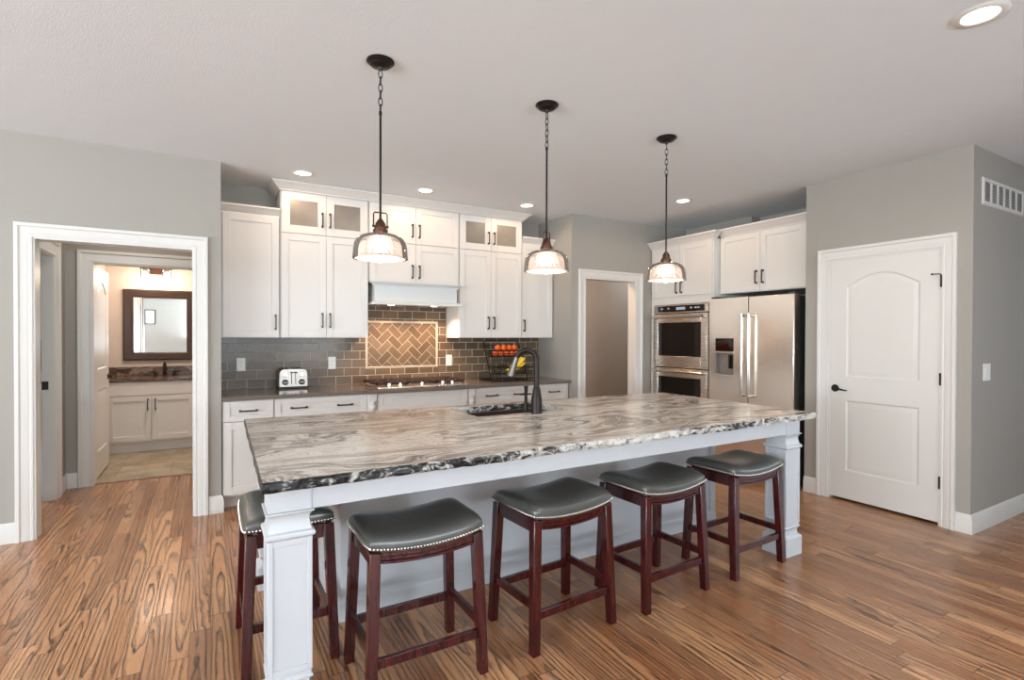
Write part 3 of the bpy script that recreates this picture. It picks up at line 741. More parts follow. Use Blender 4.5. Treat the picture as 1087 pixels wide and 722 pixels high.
for i, (x, y, lv) in enumerate(spots):
    if lv == 0: lab = f'orange in the bottom row of the upper basket tray, {names[kb]}'; kb += 1
    else: lab = f'orange on top of the pile in the upper basket tray, {names2[kt]}'; kt += 1
    zc = 1.165 + .003 + .033 + lv * .060
    if proto is None:
        proto = thing('orange', lab, 'orange', (0, 0, 0), 'oranges in the wire basket')
        mb = MB(); mb.sphere((0, 0, 0), .0318, 18, 12, (1, 1, .95)); obj('peel', mb, M['orange'], proto, smooth=80)
        mb = MB(); mb.lathe([(.0035, .0295), (.004, .032), (.0, .033)], (0, 0, 0), 8); obj('stem_button', mb, M['bananatip'], proto)
        proto.location = (x, y, zc)
    else:
        o = dup(proto, (x, y, zc), i * 1.1, lab); o.rotation_euler = (.5 * math.sin(i * 2.), .6 * math.cos(i * 3.), i)
b = thing('banana_bunch', 'bunch of yellow bananas lying in the lower basket tray', 'bananas', (2.86, yl - .085, .99))
for k in range(6):
    mb = MB(); pth = []; rr = []
    lv = k // 3; kk = k % 3
    for i in range(9):
        tt = i / 8; a = -.9 + 1.8 * tt
        pth.append((2.735 + lv * .05 + .20 * tt * (1 - .25 * lv), yl - .12 + kk * .034 + .006 * math.sin(3 * tt), 1.012 + lv * .036 + .055 * tt ** 2 + (.03 + .02 * lv) * tt + .004 * kk)); rr.append(.019 * (math.sin(PI * min(.97, max(.05, .08 + tt * .86))) ** .45) * (1 if 0 < i < 8 else .45))
    mb.tube(pth, rr, 8); obj('banana', mb, M['banana'], b, smooth=60)
mb = MB(); mb.tube([(2.93, yl - .085, 1.12), (2.945, yl - .085, 1.155)], [.016, .009], 8); obj('stem', mb, M['bananatip'], b)

# ------------------------------------------------------------------ island
IZ = .905; TT = .038
r = thing('kitchen_island', 'pale grey-white kitchen island base with square corner posts under the granite', 'island', (1.76, 2.6, 0))
BX0, BX1, BY0, BY1 = .55, 3.245, 2.60, 3.23
mb = MB(); mb.box(BX0, BY0, .0, BX1, 2.72, IZ - TT - .002).box(BX0, 2.72, .0, .95, BY1, IZ - TT - .002).box(2.50, 2.72, 0, BX1, BY1, IZ - TT - .002).box(.95, 2.72, 0, 2.50, BY1, .60).box(.95, BY1 - .015, .6, 2.50, BY1, IZ - TT - .002)
obj('body', mb, M['island'], r, bevel=.002)
mb = MB(); sweep(mb, [(BX1 + .0005, 2.9), (BX1 + .0005, BY0 - .0005), (BX0 - .0005, BY0 - .0005), (BX0 - .0005, BY1)], [(0, 0), (.012, 0), (.012, .085), (.004, .098), (0, .098)]); obj('plinth', mb, M['island'], r)
for a, b_ in ((BX0 - .006, BX0 + .05), (BX1 - .05, BX1 + .006)):
    mb = MB(); mb.box(a, BY0 - .012, .1, b_, BY0 - .0006, .77); obj('corner_board', mb, M['island'], r, bevel=.001)
def post(xc, yc):
    root_l = r
    mb = MB()
    def sq(h, z): return [(xc - h, yc - h, z), (xc + h, yc - h, z), (xc + h, yc + h, z), (xc - h, yc + h, z)]
    mb.rings([sq(.083, 0), sq(.083, .112)]); 
    mb.rings([sq(.083, .1125), sq(.080, .120), sq(.066, .130), sq(.062, .148), sq(.066, .166), sq(.075, .174), sq(.075, .182), sq(.070, .186), sq(.070, .199)])
    mb.rings([sq(.068, .1992), sq(.068, .678)])
    # raised borders leave a sunk panel on each face
    b_ = .016
    for a in range(4):
        Rz = Matrix.Translation((xc, yc, 0)) @ Matrix.Rotation(a * PI / 2, 4, 'Z'); s = MB(Rz); s.bm.free(); s.bm = mb.bm
        s.box(-.072, -.0735, .200, -.072 + b_, -.0681, .677).box(.072 - b_, -.0735, .200, .072, -.0681, .677)
        s.box(-.072 + b_, -.0735, .200, .072 - b_, -.0681, .222).box(-.072 + b_, -.0735, .655, .072 - b_, -.0681, .677)
    mb.rings([sq(.074, .6782), sq(.081, .684), sq(.083, .692), sq(.080, .700), sq(.072, .704), sq(.068, .718), sq(.064, .738), sq(.066, .754), sq(.073, .764), sq(.080, .768), sq(.080, .774)])
    mb.rings([sq(.071, .7742), sq(.071, IZ - TT - .002)])
    return obj('post', mb, M['island'], root_l, bevel=.0015)
PF = 2.035
post(.242, PF); post(3.200, PF); post(.306, 3.205); 
mb = MB(); mb.box(.314, PF - .066, .772, 3.128, PF - .044, IZ - TT - .002).box(.200, PF + .072, .772, .222, 3.13, IZ - TT - .002).box(3.235, PF + .072, .772, 3.257, BY0 - .013, IZ - TT - .002).box(.378, 3.15, .772, BX0 - .001, 3.172, IZ - TT - .002)
obj('apron', mb, M['island'], r, bevel=.0015)

# granite top with chiselled edge and sink cut-out
mb = MB(); rnd = random.Random(3)
def edge_pts(a, b, n, amp):
    out = []
    for i in range(n):
        tt = i / n; e = amp * min(1, 6 * tt, 6 * (1 - tt))
        d = Vector((b[0] - a[0], b[1] - a[1])).normalized(); nn = Vector((d.y, -d.x))
        w = (rnd.random() - .5) * e + .6 * e * math.sin(9 * tt * 3.1) * .5
        out.append((a[0] + (b[0] - a[0]) * tt + nn.x * w, a[1] + (b[1] - a[1]) * tt + nn.y * w))
    return out
FL_, FR_, BR_, BL_ = (.143, 1.881), (3.352, 1.907), (3.378, 3.235), (.168, 3.386)
outer = edge_pts(FL_, FR_, 110, .014) + edge_pts(FR_, BR_, 40, .022) + edge_pts(BR_, BL_, 30, .0) + edge_pts(BL_, FL_, 30, .004)
SX0, SX1, SY0, SY1 = 1.385, 2.045, 2.80, 3.205
hole = [(SX0, SY0), (SX1, SY0), (SX1, SY1), (SX0, SY1)]
N = len(outer)
def ringz(off, z, jit):
    cx, cy = 1.76, 2.6; o = []
    for i, (x, y) in enumerate(outer):
        j = rnd.uniform(-jit, jit) if (i < 152) else 0
        dx = off if x < 1 and i > 170 else 0
        o.append((x + (j if 110 <= i < 150 else 0), y + (j if i < 110 else 0) , z))
    return o
R0 = [(x, y, IZ) for x, y in outer]
def shrink(pts, k): return [(1.76 + (x - 1.76) * (1 - k / 1.6), 2.6 + (y - 2.6) * (1 - k / .7), z) for x, y, z in pts]
top = shrink(R0, .006)
side = [R0 and [(x, y, IZ - .005) for x, y in outer], ringz(0, IZ - .014, .006), ringz(0, IZ - .026, .006), shrink(ringz(0, IZ - TT, .004), .006)]
V = [[mb.v(*p) for p in rg] for rg in [top] + side]
for a, b_ in zip(V, V[1:]):
    for i in range(N): mb.f([a[i], b_[i], b_[(i + 1) % N], a[(i + 1) % N]], 1)
H0 = [mb.v(x, y, IZ) for x, y in hole]; H1 = [mb.v(x, y, IZ - TT) for x, y in hole]
for i in range(4): mb.f([H0[i], H0[(i + 1) % 4], H1[(i + 1) % 4], H1[i]], 1)
for ou, ho in ((V[0], H0), (V[-1], H1)):
    es = [mb.bm.edges.get((ou[i], ou[(i + 1) % N])) for i in range(N)] + [mb.bm.edges.get((ho[i], ho[(i + 1) % 4])) for i in range(4)]
    g = bmesh.ops.triangle_fill(mb.bm, use_beauty=True, use_dissolve=False, edges=es)
    for fc in g['geom']:
        if isinstance(fc, bmesh.types.BMFace): fc.material_index = 0 if ou is V[0] else 1
tag(obj('granite_countertop', mb, [M['granite'], M['granite_edge']], loc=(1.76, 2.6, IZ - TT), smooth=20), 'large swirled cream and charcoal granite slab with a rough chiselled edge on the island', 'countertop')

# sink and faucet
r = thing('sink', 'dark brown undermount sink set in the island granite', 'sink', (1.715, 3.0, IZ - TT))
mb = MB(); g_ = .012; zt = IZ - TT - .003; zb_ = zt - .20
def rect(x0, y0, x1, y1, z): return [(x0, y0, z), (x1, y0, z), (x1, y1, z), (x0, y1, z)]
mb.rings([rect(SX0 - .025, SY0 - .025, SX1 + .025, SY1 - .0, zt), rect(SX0 - .004, SY0 - .004, SX1 + .004, SY1 - .012, zt), rect(SX0 + .004, SY0 + .004, SX1 - .004, SY1 - .02, zb_ + .03), rect(SX0 + .03, SY0 + .03, SX1 - .03, SY1 - .05, zb_)], cap=False)
mb.f([mb.v(*p) for p in rect(SX0 + .03, SY0 + .03, SX1 - .03, SY1 - .05, zb_)])
obj('basin', mb, M['sink'], r, smooth=0)
mb = MB(); mb.lathe([(0, zb_ + .004), (.03, zb_ + .004), (.042, zb_ + .001)], (1.715, 3.0, 0), 20); obj('drain', mb, M['darkmetal'], r)
r = thing('faucet', 'tall oil-rubbed bronze gooseneck faucet beside the island sink', 'faucet', (1.768, 2.745, IZ))
fx, fy = 1.768, 2.745
mb = MB(); mb.lathe([(.037, IZ + .0008), (.037, IZ + .006), (.035, IZ + .012), (.036, IZ + .05), (.033, IZ + .095), (.023, IZ + .15), (.018, IZ + .17), (0, IZ + .17)], (fx, fy, 0), 28); obj('base', mb, M['bronze'], r)
mb = MB(); pth = [(fx, fy, IZ + .165), (fx, fy, IZ + .20), (fx, fy, IZ + .31)]
dxy = Vector((-.80, .60)).normalized(); RR = .064
for i in range(0, 15):
    a = PI * i / 14 * .93; pth.append((fx + dxy.x * RR * (1 - math.cos(a)), fy + dxy.y * RR * (1 - math.cos(a)), IZ + .332 + RR * math.sin(a)))
mb.tube(pth, .0175, 14); obj('spout', mb, M['bronze'], r, smooth=60)
pe = Vector(pth[-1]); pd = (pe - Vector(pth[-2])).normalized()
mb = MB(); mb.tube([pe - pd * .004, pe + pd * .02, pe + pd * .06, pe + pd * .10, pe + pd * .118, pe + pd * .12], [.0175, .018, .019, .0235, .025, .018], 16); obj('spray_head', mb, M['gunmetal'], r)
hx, hy = 1.752, 2.845
mb = MB(); mb.lathe([(.022, IZ + .0008), (.022, IZ + .006), (.017, IZ + .012), (.017, IZ + .05), (.012, IZ + .062), (0, IZ + .064)], (hx, hy, 0), 20)
mb.tube([(hx, hy, IZ + .035), (hx + .04, hy - .035, IZ + .04), (fx - .02, fy + .018, IZ + .045)], .009, 10)
mb.tube([(hx, hy, IZ + .06), (hx, hy, IZ + .11), (hx + .0, hy, IZ + .165)], [.011, .0095, .014], 10); mb.tube([(hx - .035, hy + .01, IZ + .11), (hx + .035, hy - .01, IZ + .112)], .005, 8)
obj('handle', mb, M['bronze'], r)

# ------------------------------------------------------------------ bar stools
def stool():
    r = thing('bar_stool', '', 'bar stool', (0, 0, 0), 'saddle bar stools at the island')
    A, B = .243, .178
    def zc(x): return .568 + .026 * (x / A) ** 2 if abs(x) < A else .594
    mb = MB(); nu, nv = 28, 20; grid = []
    def sq_(u, v):       # square to rounded-square
        x = A * u; y = B * v
        return x * math.sqrt(1 - .10 * v ** 6), y * math.sqrt(1 - .10 * u ** 6)
    us = [math.sin(-PI / 2 + PI * i / nu) for i in range(nu + 1)]; vs_ = [math.sin(-PI / 2 + PI * j / nv) for j in range(nv + 1)]
    for i in range(nu + 1):
        row_ = []
        for j in range(nv + 1):
            u, v_ = us[i], vs_[j]; x, y = sq_(u, v_)
            th = .030 + .037 * ((1 - abs(u) ** 9) * (1 - abs(v_) ** 4.6)) ** .5
            row_.append(mb.v(x, y, zc(x) + th))
        grid.append(row_)
    for i in range(nu):
        for j in range(nv): mb.f([grid[i][j], grid[i + 1][j], grid[i + 1][j + 1], grid[i][j + 1]])
    per = [(i, 0) for i in range(nu)] + [(nu, j) for j in range(nv)] + [(i, nv) for i in range(nu, 0, -1)] + [(0, j) for j in range(nv, 0, -1)]
    top_ = [grid[i][j] for i, j in per]; low = []; mid = []
    for vtx in top_:
        x, y, _ = vtx.co; low.append(mb.v(x * .985, y * .985, zc(x))); mid.append(mb.v(x * 1.004, y * 1.004, zc(x) + .016))
    n_ = len(top_)
    for i in range(n_):
        k = (i + 1) % n_; mb.f([top_[i], mid[i], mid[k], top_[k]]); mb.f([mid[i], low[i], low[k], mid[k]])
    es = [mb.bm.edges.get((low[i], low[(i + 1) % n_])) for i in range(n_)]
    bmesh.ops.triangle_fill(mb.bm, use_beauty=True, edges=es)
    cu = obj('cushion', mb, M['leather'], r, smooth=70)
    mb = MB()
    for s in (-1, 1):
        for k in range(37):
            x = -A * .96 + 2 * A * .96 * k / 36; u = x / A; mb.sphere((x, s * (B * math.sqrt(1 - .10 * u ** 6) * 1.002 + .001), zc(x) + .010), .0052, 6, 4)
        for k in range(27):
            y = -B * .96 + 2 * B * .96 * k / 26; v_ = y / B; mb.sphere((s * (A * math.sqrt(1 - .10 * v_ ** 6) * 1.002 + .001), y, zc(A) + .010), .0052, 6, 4)
    n = obj('nailhead_trim', mb, M['nail'], cu); n['label'] = 'row of small pewter nailheads'
    lx0, ly0, lx1, ly1 = .212, .150, .232, .172
    for sx in (-1, 1):
        for sy in (-1, 1):
            h0, h1 = .021, .019
            lo = [(sx * lx1 + a * h1, sy * ly1 + b_ * h1, 0) for a, b_ in ((-1, -1), (1, -1), (1, 1), (-1, 1))]
            hi = [(sx * lx0 + a * h0, sy * ly0 + b_ * h0, .566 + (.018 if a == sx else .010)) for a, b_ in ((-1, -1), (1, -1), (1, 1), (-1, 1))]
            obj('leg', MB().hexa(lo, hi), M['cherry'], r, bevel=.003)
    for s in (-1, 1):      # curved front and back rails, reeded
        mb = MB(); m_ = 14; y = s * (ly0 + .004)
        for (za, zb2, d) in ((-.001, -.018, .013), (-.020, -.034, .010), (-.036, -.046, .013)):
            rg = []
            for i in range(m_ + 1):
                x = -lx0 + .0215 + (2 * lx0 - .043) * i / m_; z_ = zc(x) - .002
                rg.append([(x, y - d, z_ + zb2), (x, y + d, z_ + zb2), (x, y + d, z_ + za), (x, y - d, z_ + za)])
            mb.rings(rg)
        obj('seat_rail', mb, M['cherry'], r, bevel=.002)
    for s in (-1, 1):
        mb = MB(); mb.box(s * (lx0 + .003) - .011, -ly0 + .0215, .525, s * (lx0 + .003) + .011, ly0 - .0215, .585); obj('seat_rail', mb, M['cherry'], r, bevel=.002)
    def lg(z): k = 1 - z / .57; return lx0 + (lx1 - lx0) * k, ly0 + (ly1 - ly0) * k
    for s, z in ((-1, .165), (1, .175)):
        a, b_ = lg(z); mb = MB(); mb.box(-a + .0195, s * b_ - .010, z - .018, a - .0195, s * b_ + .010, z + .018); obj('stretcher', mb, M['cherry'], r, bevel=.002)
    for s in (-1, 1):
        a, b_ = lg(.205); mb = MB(); mb.box(s * a - .010, -b_ + .0195, .187, s * a + .010, b_ - .0195, .223); obj('stretcher', mb, M['cherry'], r, bevel=.002)
    return r
st = stool()
places = [((.742, 2.090, 0), 0, 'charcoal leather saddle bar stool nearest the camera, second from the left along the island'),
          ((1.440, 2.093, 0), 4, 'charcoal leather saddle bar stool in the middle of the island row'),
          ((2.112, 2.098, 0), 3, 'charcoal leather saddle bar stool second from the right along the island'),
          ((2.812, 2.105, 0), 2, 'charcoal leather saddle bar stool at the right end beside the right corner post'),
          ((.292, 2.56, 0), 90, 'charcoal leather saddle bar stool turned sideways behind the left corner post')]
for i, (l, a, lab) in enumerate(places):
    if i == 0: st.location = l; st.rotation_euler = (0, 0, math.radians(a)); st['label'] = lab
    else: dup(st, l, math.radians(a), lab)

# ------------------------------------------------------------------ pendants
def pendant():
    r = thing('pendant_light', '', 'pendant light', (0, 0, 0), 'glass pendants over the island')
    mb = MB(); mb.lathe([(0, -.0005), (.066, -.0005), (.068, -.006), (.062, -.012), (.052, -.017), (.048, -.024), (.030, -.030), (.012, -.033), (.008, -.045), (0, -.045)], n=28); obj('canopy', mb, M['bronze'], r)
    mb = MB(); z = -.045
    for k in range(6):
        c = z - .0185; pts = []
        for i in range(14):
            a = 2 * PI * i / 14; p = (.0095 * math.cos(a), 0, c + .0215 * math.sin(a))
            if k % 2: p = (p[1], p[0], p[2])
            pts.append(p)
        mb.tube(pts, .0024, 6, True); z -= .034
    obj('chain', mb, M['bronze'], r)
    zr = z - .003
    mb = MB(); mb.tube([(0, 0, zr + .004), (0, 0, zr - .012), (0, 0, zr - .012), (0, 0, -.775)], [.008, .008, .0058, .0058], 10); obj('rod', mb, M['bronze'], r)
    mb = MB(); mb.tube([(-.034, 0, -.815), (-.034, 0, -.752), (-.028, 0, -.744), (.028, 0, -.744), (.034, 0, -.752), (.034, 0, -.815)], .0035, 8); mb.cyl((-.040, 0, -.812), (.040, 0, -.812), .006, n=8); obj('bracket', mb, M['copper'], r)
    mb = MB(); mb.lathe([(0, -.772), (.008, -.774), (.014, -.782), (.024, -.797), (.026, -.815), (.030, -.818), (.030, -.826), (.036, -.829), (.036, -.842), (.030, -.846), (0, -.846)], n=24); obj('socket', mb, M['copper'], r)
    mb = MB(); R = .133
    out = [(.034, -.845), (.062, -.851), (.092, -.860), (.113, -.875), (.125, -.895), (.130, -.920), (R, -.955), (R + .001, -.972)]
    mb.lathe(out + [(a - .003, b - .0015) for a, b in out[::-1]], n=40); obj('shade', mb, M['shade'], r, smooth=60)
    # ribbed inner reflector
    mb = MB(); rg = []
    for (rr_, z_) in ((.040, -.851), (.058, -.868), (.068, -.90), (.075, -.93), (.095, -.955), (.120, -.972)):
        rg.append([((rr_ * (1 + .03 * (k % 2))) * math.cos(2 * PI * k / 48), (rr_ * (1 + .03 * (k % 2))) * math.sin(2 * PI * k / 48), z_) for k in range(48)])
    mb.rings(rg, cap=False); obj('inner_reflector', mb, M['inner'], r, smooth=0)
    mb = MB(); mb.lathe([(.012, -.850), (.014, -.87), (.026, -.90), (.030, -.925), (.027, -.955), (.017, -.978), (0.001, -.988)], n=18); obj('bulb', mb, M['bulb'], r, smooth=60)
    return r
pd_ = pendant()
for i, (x, y, lab) in enumerate(((.728, 2.555, 'glass pendant light over the left part of the island'), (1.705, 2.545, 'glass pendant light over the island sink, middle of three'), (2.688, 2.553, 'glass pendant light over the right part of the island'))):
    if i == 0: pd_.location = (x, y, CZ); pd_['label'] = lab
    else: dup(pd_, (x, y, CZ), .4 * i, lab)
    l = bpy.data.lights.new('pendant_glow', 'POINT'); l.energy = 2; l.color = (1, .90, .80); l.shadow_soft_size = .04
    o = bpy.data.objects.new('pendant_glow', l); o.location = (x, y, CZ - 1.02); COL.objects.link(o)

# recessed cans
def can():
    r = thing('recessed_light', '', 'recessed light', (0, 0, 0), 'recessed ceiling lights')
    mb = MB(); mb.lathe([(.062, -.003), (.066, -.007), (.088, -.006), (.096, -.0005)], n=36); obj('trim_ring', mb, M['trim'], r)
    mb = MB(); mb.lathe([(.0, -.0025), (.0615, -.0025)], n=30); obj('lens', mb, M['lens'], r); return r
cn = can()
for i, (x, y, lab) in enumerate(((.672, 4.64, 'round recessed ceiling light in front of the left glass-door cabinet'), (1.735, 4.61, 'round recessed ceiling light in front of the cabinets above the hood'), (2.84, 4.605, 'round recessed ceiling light in front of the right glass-door cabinet'), (4.08, 3.655, 'round recessed ceiling light in front of the double oven'), (2.79, .918, 'large round recessed ceiling light at the top right, closest to the camera'))):
    if i == 0: cn.location = (x, y, CZ); cn['label'] = lab
    else: dup(cn, (x, y, CZ), 0, lab)
    l = bpy.data.lights.new('can_light', 'SPOT'); l.energy = 12 if i < 4 else 40; l.color = (1, .66, .40) if i < 4 else (1, .88, .76); l.spot_size = math.radians(174); l.spot_blend = .3; l.shadow_soft_size = .06
    o = bpy.data.objects.new('can_light', l); o.location = (x, y, CZ - .012); COL.objects.link(o)
for x in (1.55, 2.0):
    l = bpy.data.lights.new('hood_lamp', 'SPOT'); l.energy = 42; l.color = (1, .68, .45); l.spot_size = math.radians(140); l.spot_blend = .7; l.shadow_soft_size = .03
    o = bpy.data.objects.new('hood_lamp', l); o.location = (x, 5.06, 1.68); COL.objects.link(o)

# ------------------------------------------------------------------ oven tower, fridge
# local x -> world -Y (from Y0), local -y -> world -X
def side_m(Y0): return Matrix(((0, 1, 0, 0), (-1, 0, 0, Y0), (0, 0, 1, 0), (0, 0, 0, 1)))
Y0 = 4.650; S = side_m(Y0); TX = 4.655; w = .905
r = thing('oven_cabinet', 'tall white cabinet housing the double oven, with two doors above it', 'cabinet', (4.95, 4.2, 0))
mb = MB(S); mb.box(0, TX, .10, w, 5.265, .42).box(0, TX, 1.757, w, 5.265, 2.44).box(0, TX, .42, .062, 5.265, 1.757).box(w - .062, TX, .42, w, 5.265, 1.757).box(.062, 5.2, .42, w - .062, 5.265, 1.757).box(0, TX + .07, 0, w, 5.2, .10)
obj('body', mb, M['cab'], r, bevel=.0015)
for a, b, hx in ((.028, .4515, .418), (.4545, w - .012, .488)): add_door(r, S, a, b, 1.848, 2.425, TX - .0005, hx, 1.945)
obj('drawer', shaker(S, .028, w - .02, .13, .40, TX - .0005), M['cab'], r, bevel=.0015)
crown_part(r, [(4.688, Y0 - w - .0005), (TX - .0005, Y0 - w - .0005), (TX - .0005, Y0)], 2.43)
# double oven
r = thing('double_oven', 'stainless double wall oven with black glass windows in the white tower', 'oven', (4.85, 4.2, .45))
ox0, ox1 = .085, .845; oy = TX - .002
mb = MB(S); mb.box(ox0 - .012, oy - .010, .425, ox1 + .012, oy - .0005, 1.75); mb.box(ox0, oy + .0, .43, ox1, 5.15, 1.745); obj('chassis', mb, M['greybody'], r)
mb = MB(S); mb.box(ox0 - .01, oy - .03, 1.655, ox1 + .01, oy - .0105, 1.75); p = obj('control_panel', mb, M['steel'], r, bevel=.003)
mb = MB(S); mb.box(ox0 + .05, oy - .0325, 1.668, ox1 - .03, oy - .0305, 1.738); q_ = obj('control_glass', mb, M['blackglass'], p)
mb = MB(S); mb.box(.42, oy - .0335, 1.69, .55, oy - .0326, 1.72)
for x in (.19, .29, .62, .68, .72): mb.box(x, oy - .0335, 1.70, x + .03, oy - .0326, 1.715)
obj('display', mb, M['screen'], q_)
for z0, z1 in ((1.03, 1.645), (.435, 1.02)):
    mb = MB(S); mb.box(ox0 - .008, oy - .042, z0, ox0 + .07, oy - .0105, z1).box(ox1 - .07, oy - .042, z0, ox1 + .008, oy - .0105, z1).box(ox0 + .07, oy - .042, z0, ox1 - .07, oy - .0105, z0 + .13).box(ox0 + .07, oy - .042, z1 - .10, ox1 - .07, oy - .0105, z1)
    d = obj('oven_door', mb, M['steel'], r, bevel=.003)
    mb = MB(S); mb.box(ox0 + .0705, oy - .040, z0 + .1305, ox1 - .0705, oy - .012, z1 - .1005); obj('window', mb, M['blackglass'], d)
    mb = MB(S); zz = z1 - .035; mb.cyl((ox0 + .012, oy - .085, zz), (ox1 - .012, oy - .085, zz), .014, n=16)
    for x in (ox0 + .03, ox1 - .03): mb.cyl((x, oy - .043, zz), (x, oy - .090, zz), .018, n=14)
    obj('handle', mb, M['chrome'], d)

# cabinet over the fridge
FX = 4.765; Y1 = 3.742; S2 = side_m(Y1); w2 = .985
r = thing('wall_cabinet', 'deep white wall cabinet with two doors above the refrigerator', 'cabinet', (5.0, 3.25, 1.84))
mb = MB(S2); mb.box(0, FX, 1.84, w2, 5.41, 2.455); obj('body', mb, M['cab'], r, bevel=.0015)
for a, b, hx in ((.008, .4745, .440), (.4775, .94, .512)): add_door(r, S2, a, b, 1.846, 2.44, FX - .0005, hx, 1.985)
crown_part(r, [(FX - .0005, Y1 - w2), (FX - .0005, Y1 - .006)], 2.445)

# fridge
S3 = side_m(3.725); w3 = .925; fx0 = 4.565
r = thing('refrigerator', 'stainless french-door refrigerator with water dispenser, next to the ovens', 'refrigerator', (4.95, 3.26, 0))
mb = MB(S3); mb.box(.006, fx0 + .085, .02, w3 - .006, 5.36, 1.765); mb.box(.03, fx0 + .10, 0, w3 - .03, 5.3, .02); obj('body', mb, M['greybody'], r, bevel=.004)
dz0, dz1 = .70, 1.78
# left door with a recess for the dispenser
cx0, cx1, cz0, cz1 = .078, .298, .995, 1.37
mb = MB(S3); mb.box(0, fx0, dz0, cx0, fx0 + .08, dz1).box(cx1, fx0, dz0, .458, fx0 + .08, dz1).box(cx0, fx0, dz0, cx1, fx0 + .08, cz0).box(cx0, fx0, cz1, cx1, fx0 + .08, dz1).box(cx0, fx0 + .072, cz0, cx1, fx0 + .08, cz1)
dl = obj('door', mb, M['steelv'], r, smooth=0)
mb = MB(S3); mb.box(cx0 + .001, fx0 + .002, 1.235, cx1 - .001, fx0 + .071, cz1 - .001); dp = obj('dispenser', mb, M['blackglass'], dl, bevel=.002)
for za, zb3 in ((cz0 - .008, cz0 + .004), (1.218, 1.2345)):
    mb = MB(S3); mb.box(cx0 + .0005, fx0 - .003, za, cx1, fx0 - .0002 if za < 1 else fx0 + .003, zb3); obj('dispenser_trim', mb, M['steel'], dp)
mb = MB(S3); mb.box(cx0 + .001, fx0 + .060, cz0 + .005, cx1 - .001, fx0 + .0715, 1.217).box(cx0 + .001, fx0 + .004, cz0 + .005, cx0 + .008, fx0 + .060, 1.217).box(cx1 - .008, fx0 + .004, cz0 + .005, cx1 - .001, fx0 + .060, 1.217).box(cx0 + .008, fx0 + .004, cz0 + .005, cx1 - .008, fx0 + .060, cz0 + .012); obj('dispenser_niche', mb, M['niche'], dp)
mb = MB(S3); mb.box(cx0 + .135, fx0 + .03, 1.06, cx0 + .155, fx0 + .055, 1.20).box(cx0 + .175, fx0 + .03, 1.06, cx0 + .195, fx0 + .055, 1.20); obj('dispenser_paddle', mb, M['black'], dp)
mb = MB(S3); mb.box(.463, fx0, dz0, w3, fx0 + .08, dz1); dr = obj('door', mb, M['steelv'], r, bevel=.006)
mb = MB(S3); mb.box(0, fx0, .10, w3, fx0 + .08, .692); fd = obj('freezer_drawer', mb, M['steelv'], r, bevel=.006)
for x, d in ((.424, dl), (.500, dr)):
    mb = MB(S3); mb.cyl((x, fx0 - .055, .79), (x, fx0 - .055, 1.615), .0125, n=16)
    for z in (.81, 1.595): mb.cyl((x, fx0 - .0005, z), (x, fx0 - .062, z), .016, n=14)
    obj('handle', mb, M['chrome'], d)
mb = MB(S3); mb.cyl((.08, fx0 - .055, .62), (w3 - .08, fx0 - .055, .62), .0125, n=16)
for x in (.10, w3 - .10): mb.cyl((x, fx0 - .0005, .62), (x, fx0 - .062, .62), .016, n=14)
obj('handle', mb, M['chrome'], fd)
mb = MB(S3); mb.box(.01, fx0 + .02, 1.782, .07, fx0 + .20, 1.80).box(w3 - .07, fx0 + .02, 1.782, w3 - .01, fx0 + .20, 1.80); obj('hinge_cover', mb, M['greybody'], r)

# ------------------------------------------------------------------ grille and switch on the right wall
r = thing('air_vent', 'white return-air grille high on the right wall', 'vent', (5.157, YS, 2.44))
vx0, vx1, vz0, vz1 = 4.770, 5.545, 2.338, 2.536
mb = MB(); frame(mb, [(vx0 + .022, vz0 + .022), (vx0 + .022, vz1 - .022), (vx1 - .022, vz1 - .022), (vx1 - .022, vz0 + .022)], [(-.006, .001), (-.006, .012), (.014, .012), (.022, .004), (.022, .001)], True, lambda a, b, d: (a, YS - d, b)); obj('frame', mb, M['trim'], r)
mb = MB(); mb.box(vx0 + .02, YS - .0025, vz0 + .02, vx1 - .02, YS - .0008, vz1 - .02); obj('duct_backing', mb, M['greybody'], r)
mb = MB()
for k in range(13):
    z = vz0 + .036 + k * (vz1 - vz0 - .072) / 12
    mb.hexa([(vx0 + .03, YS - .010, z - .004), (vx1 - .03, YS - .010, z - .004), (vx1 - .03, YS - .004, z + .003), (vx0 + .03, YS - .004, z + .003)], [(vx0 + .03, YS - .010, z - .0025), (vx1 - .03, YS - .010, z - .0025), (vx1 - .03, YS - .004, z + .0045), (vx0 + .03, YS - .004, z + .0045)])
obj('louver', mb, M['trim'], r)
for k in range(1, 6):
    mb = MB(); x = vx0 + .03 + k * (vx1 - vx0 - .06) / 6; mb.box(x - .009, YS - .0122, vz0 + .028, x + .009, YS - .003, vz1 - .028); obj('divider', mb, M['trim'], r)
r = thing('light_switch', 'white rocker light switch beside the pantry corner', 'switch', (4.885, YS, 1.135))
mb = MB(); mb.box(4.825, YS - .007, 1.073, 4.945, YS - .0005, 1.197); obj('plate', mb, M['plate'], r, bevel=.002)
for x in (4.862, 4.908):
    mb = MB(); mb.hexa([(x - .017, YS - .009, 1.101), (x + .017, YS - .009, 1.101), (x + .017, YS - .0072, 1.101), (x - .017, YS - .0072, 1.101)], [(x - .017, YS - .013, 1.169), (x + .017, YS - .013, 1.169), (x + .017, YS - .0072, 1.169), (x - .017, YS - .0072, 1.169)]); obj('rocker', mb, M['plate'], r)

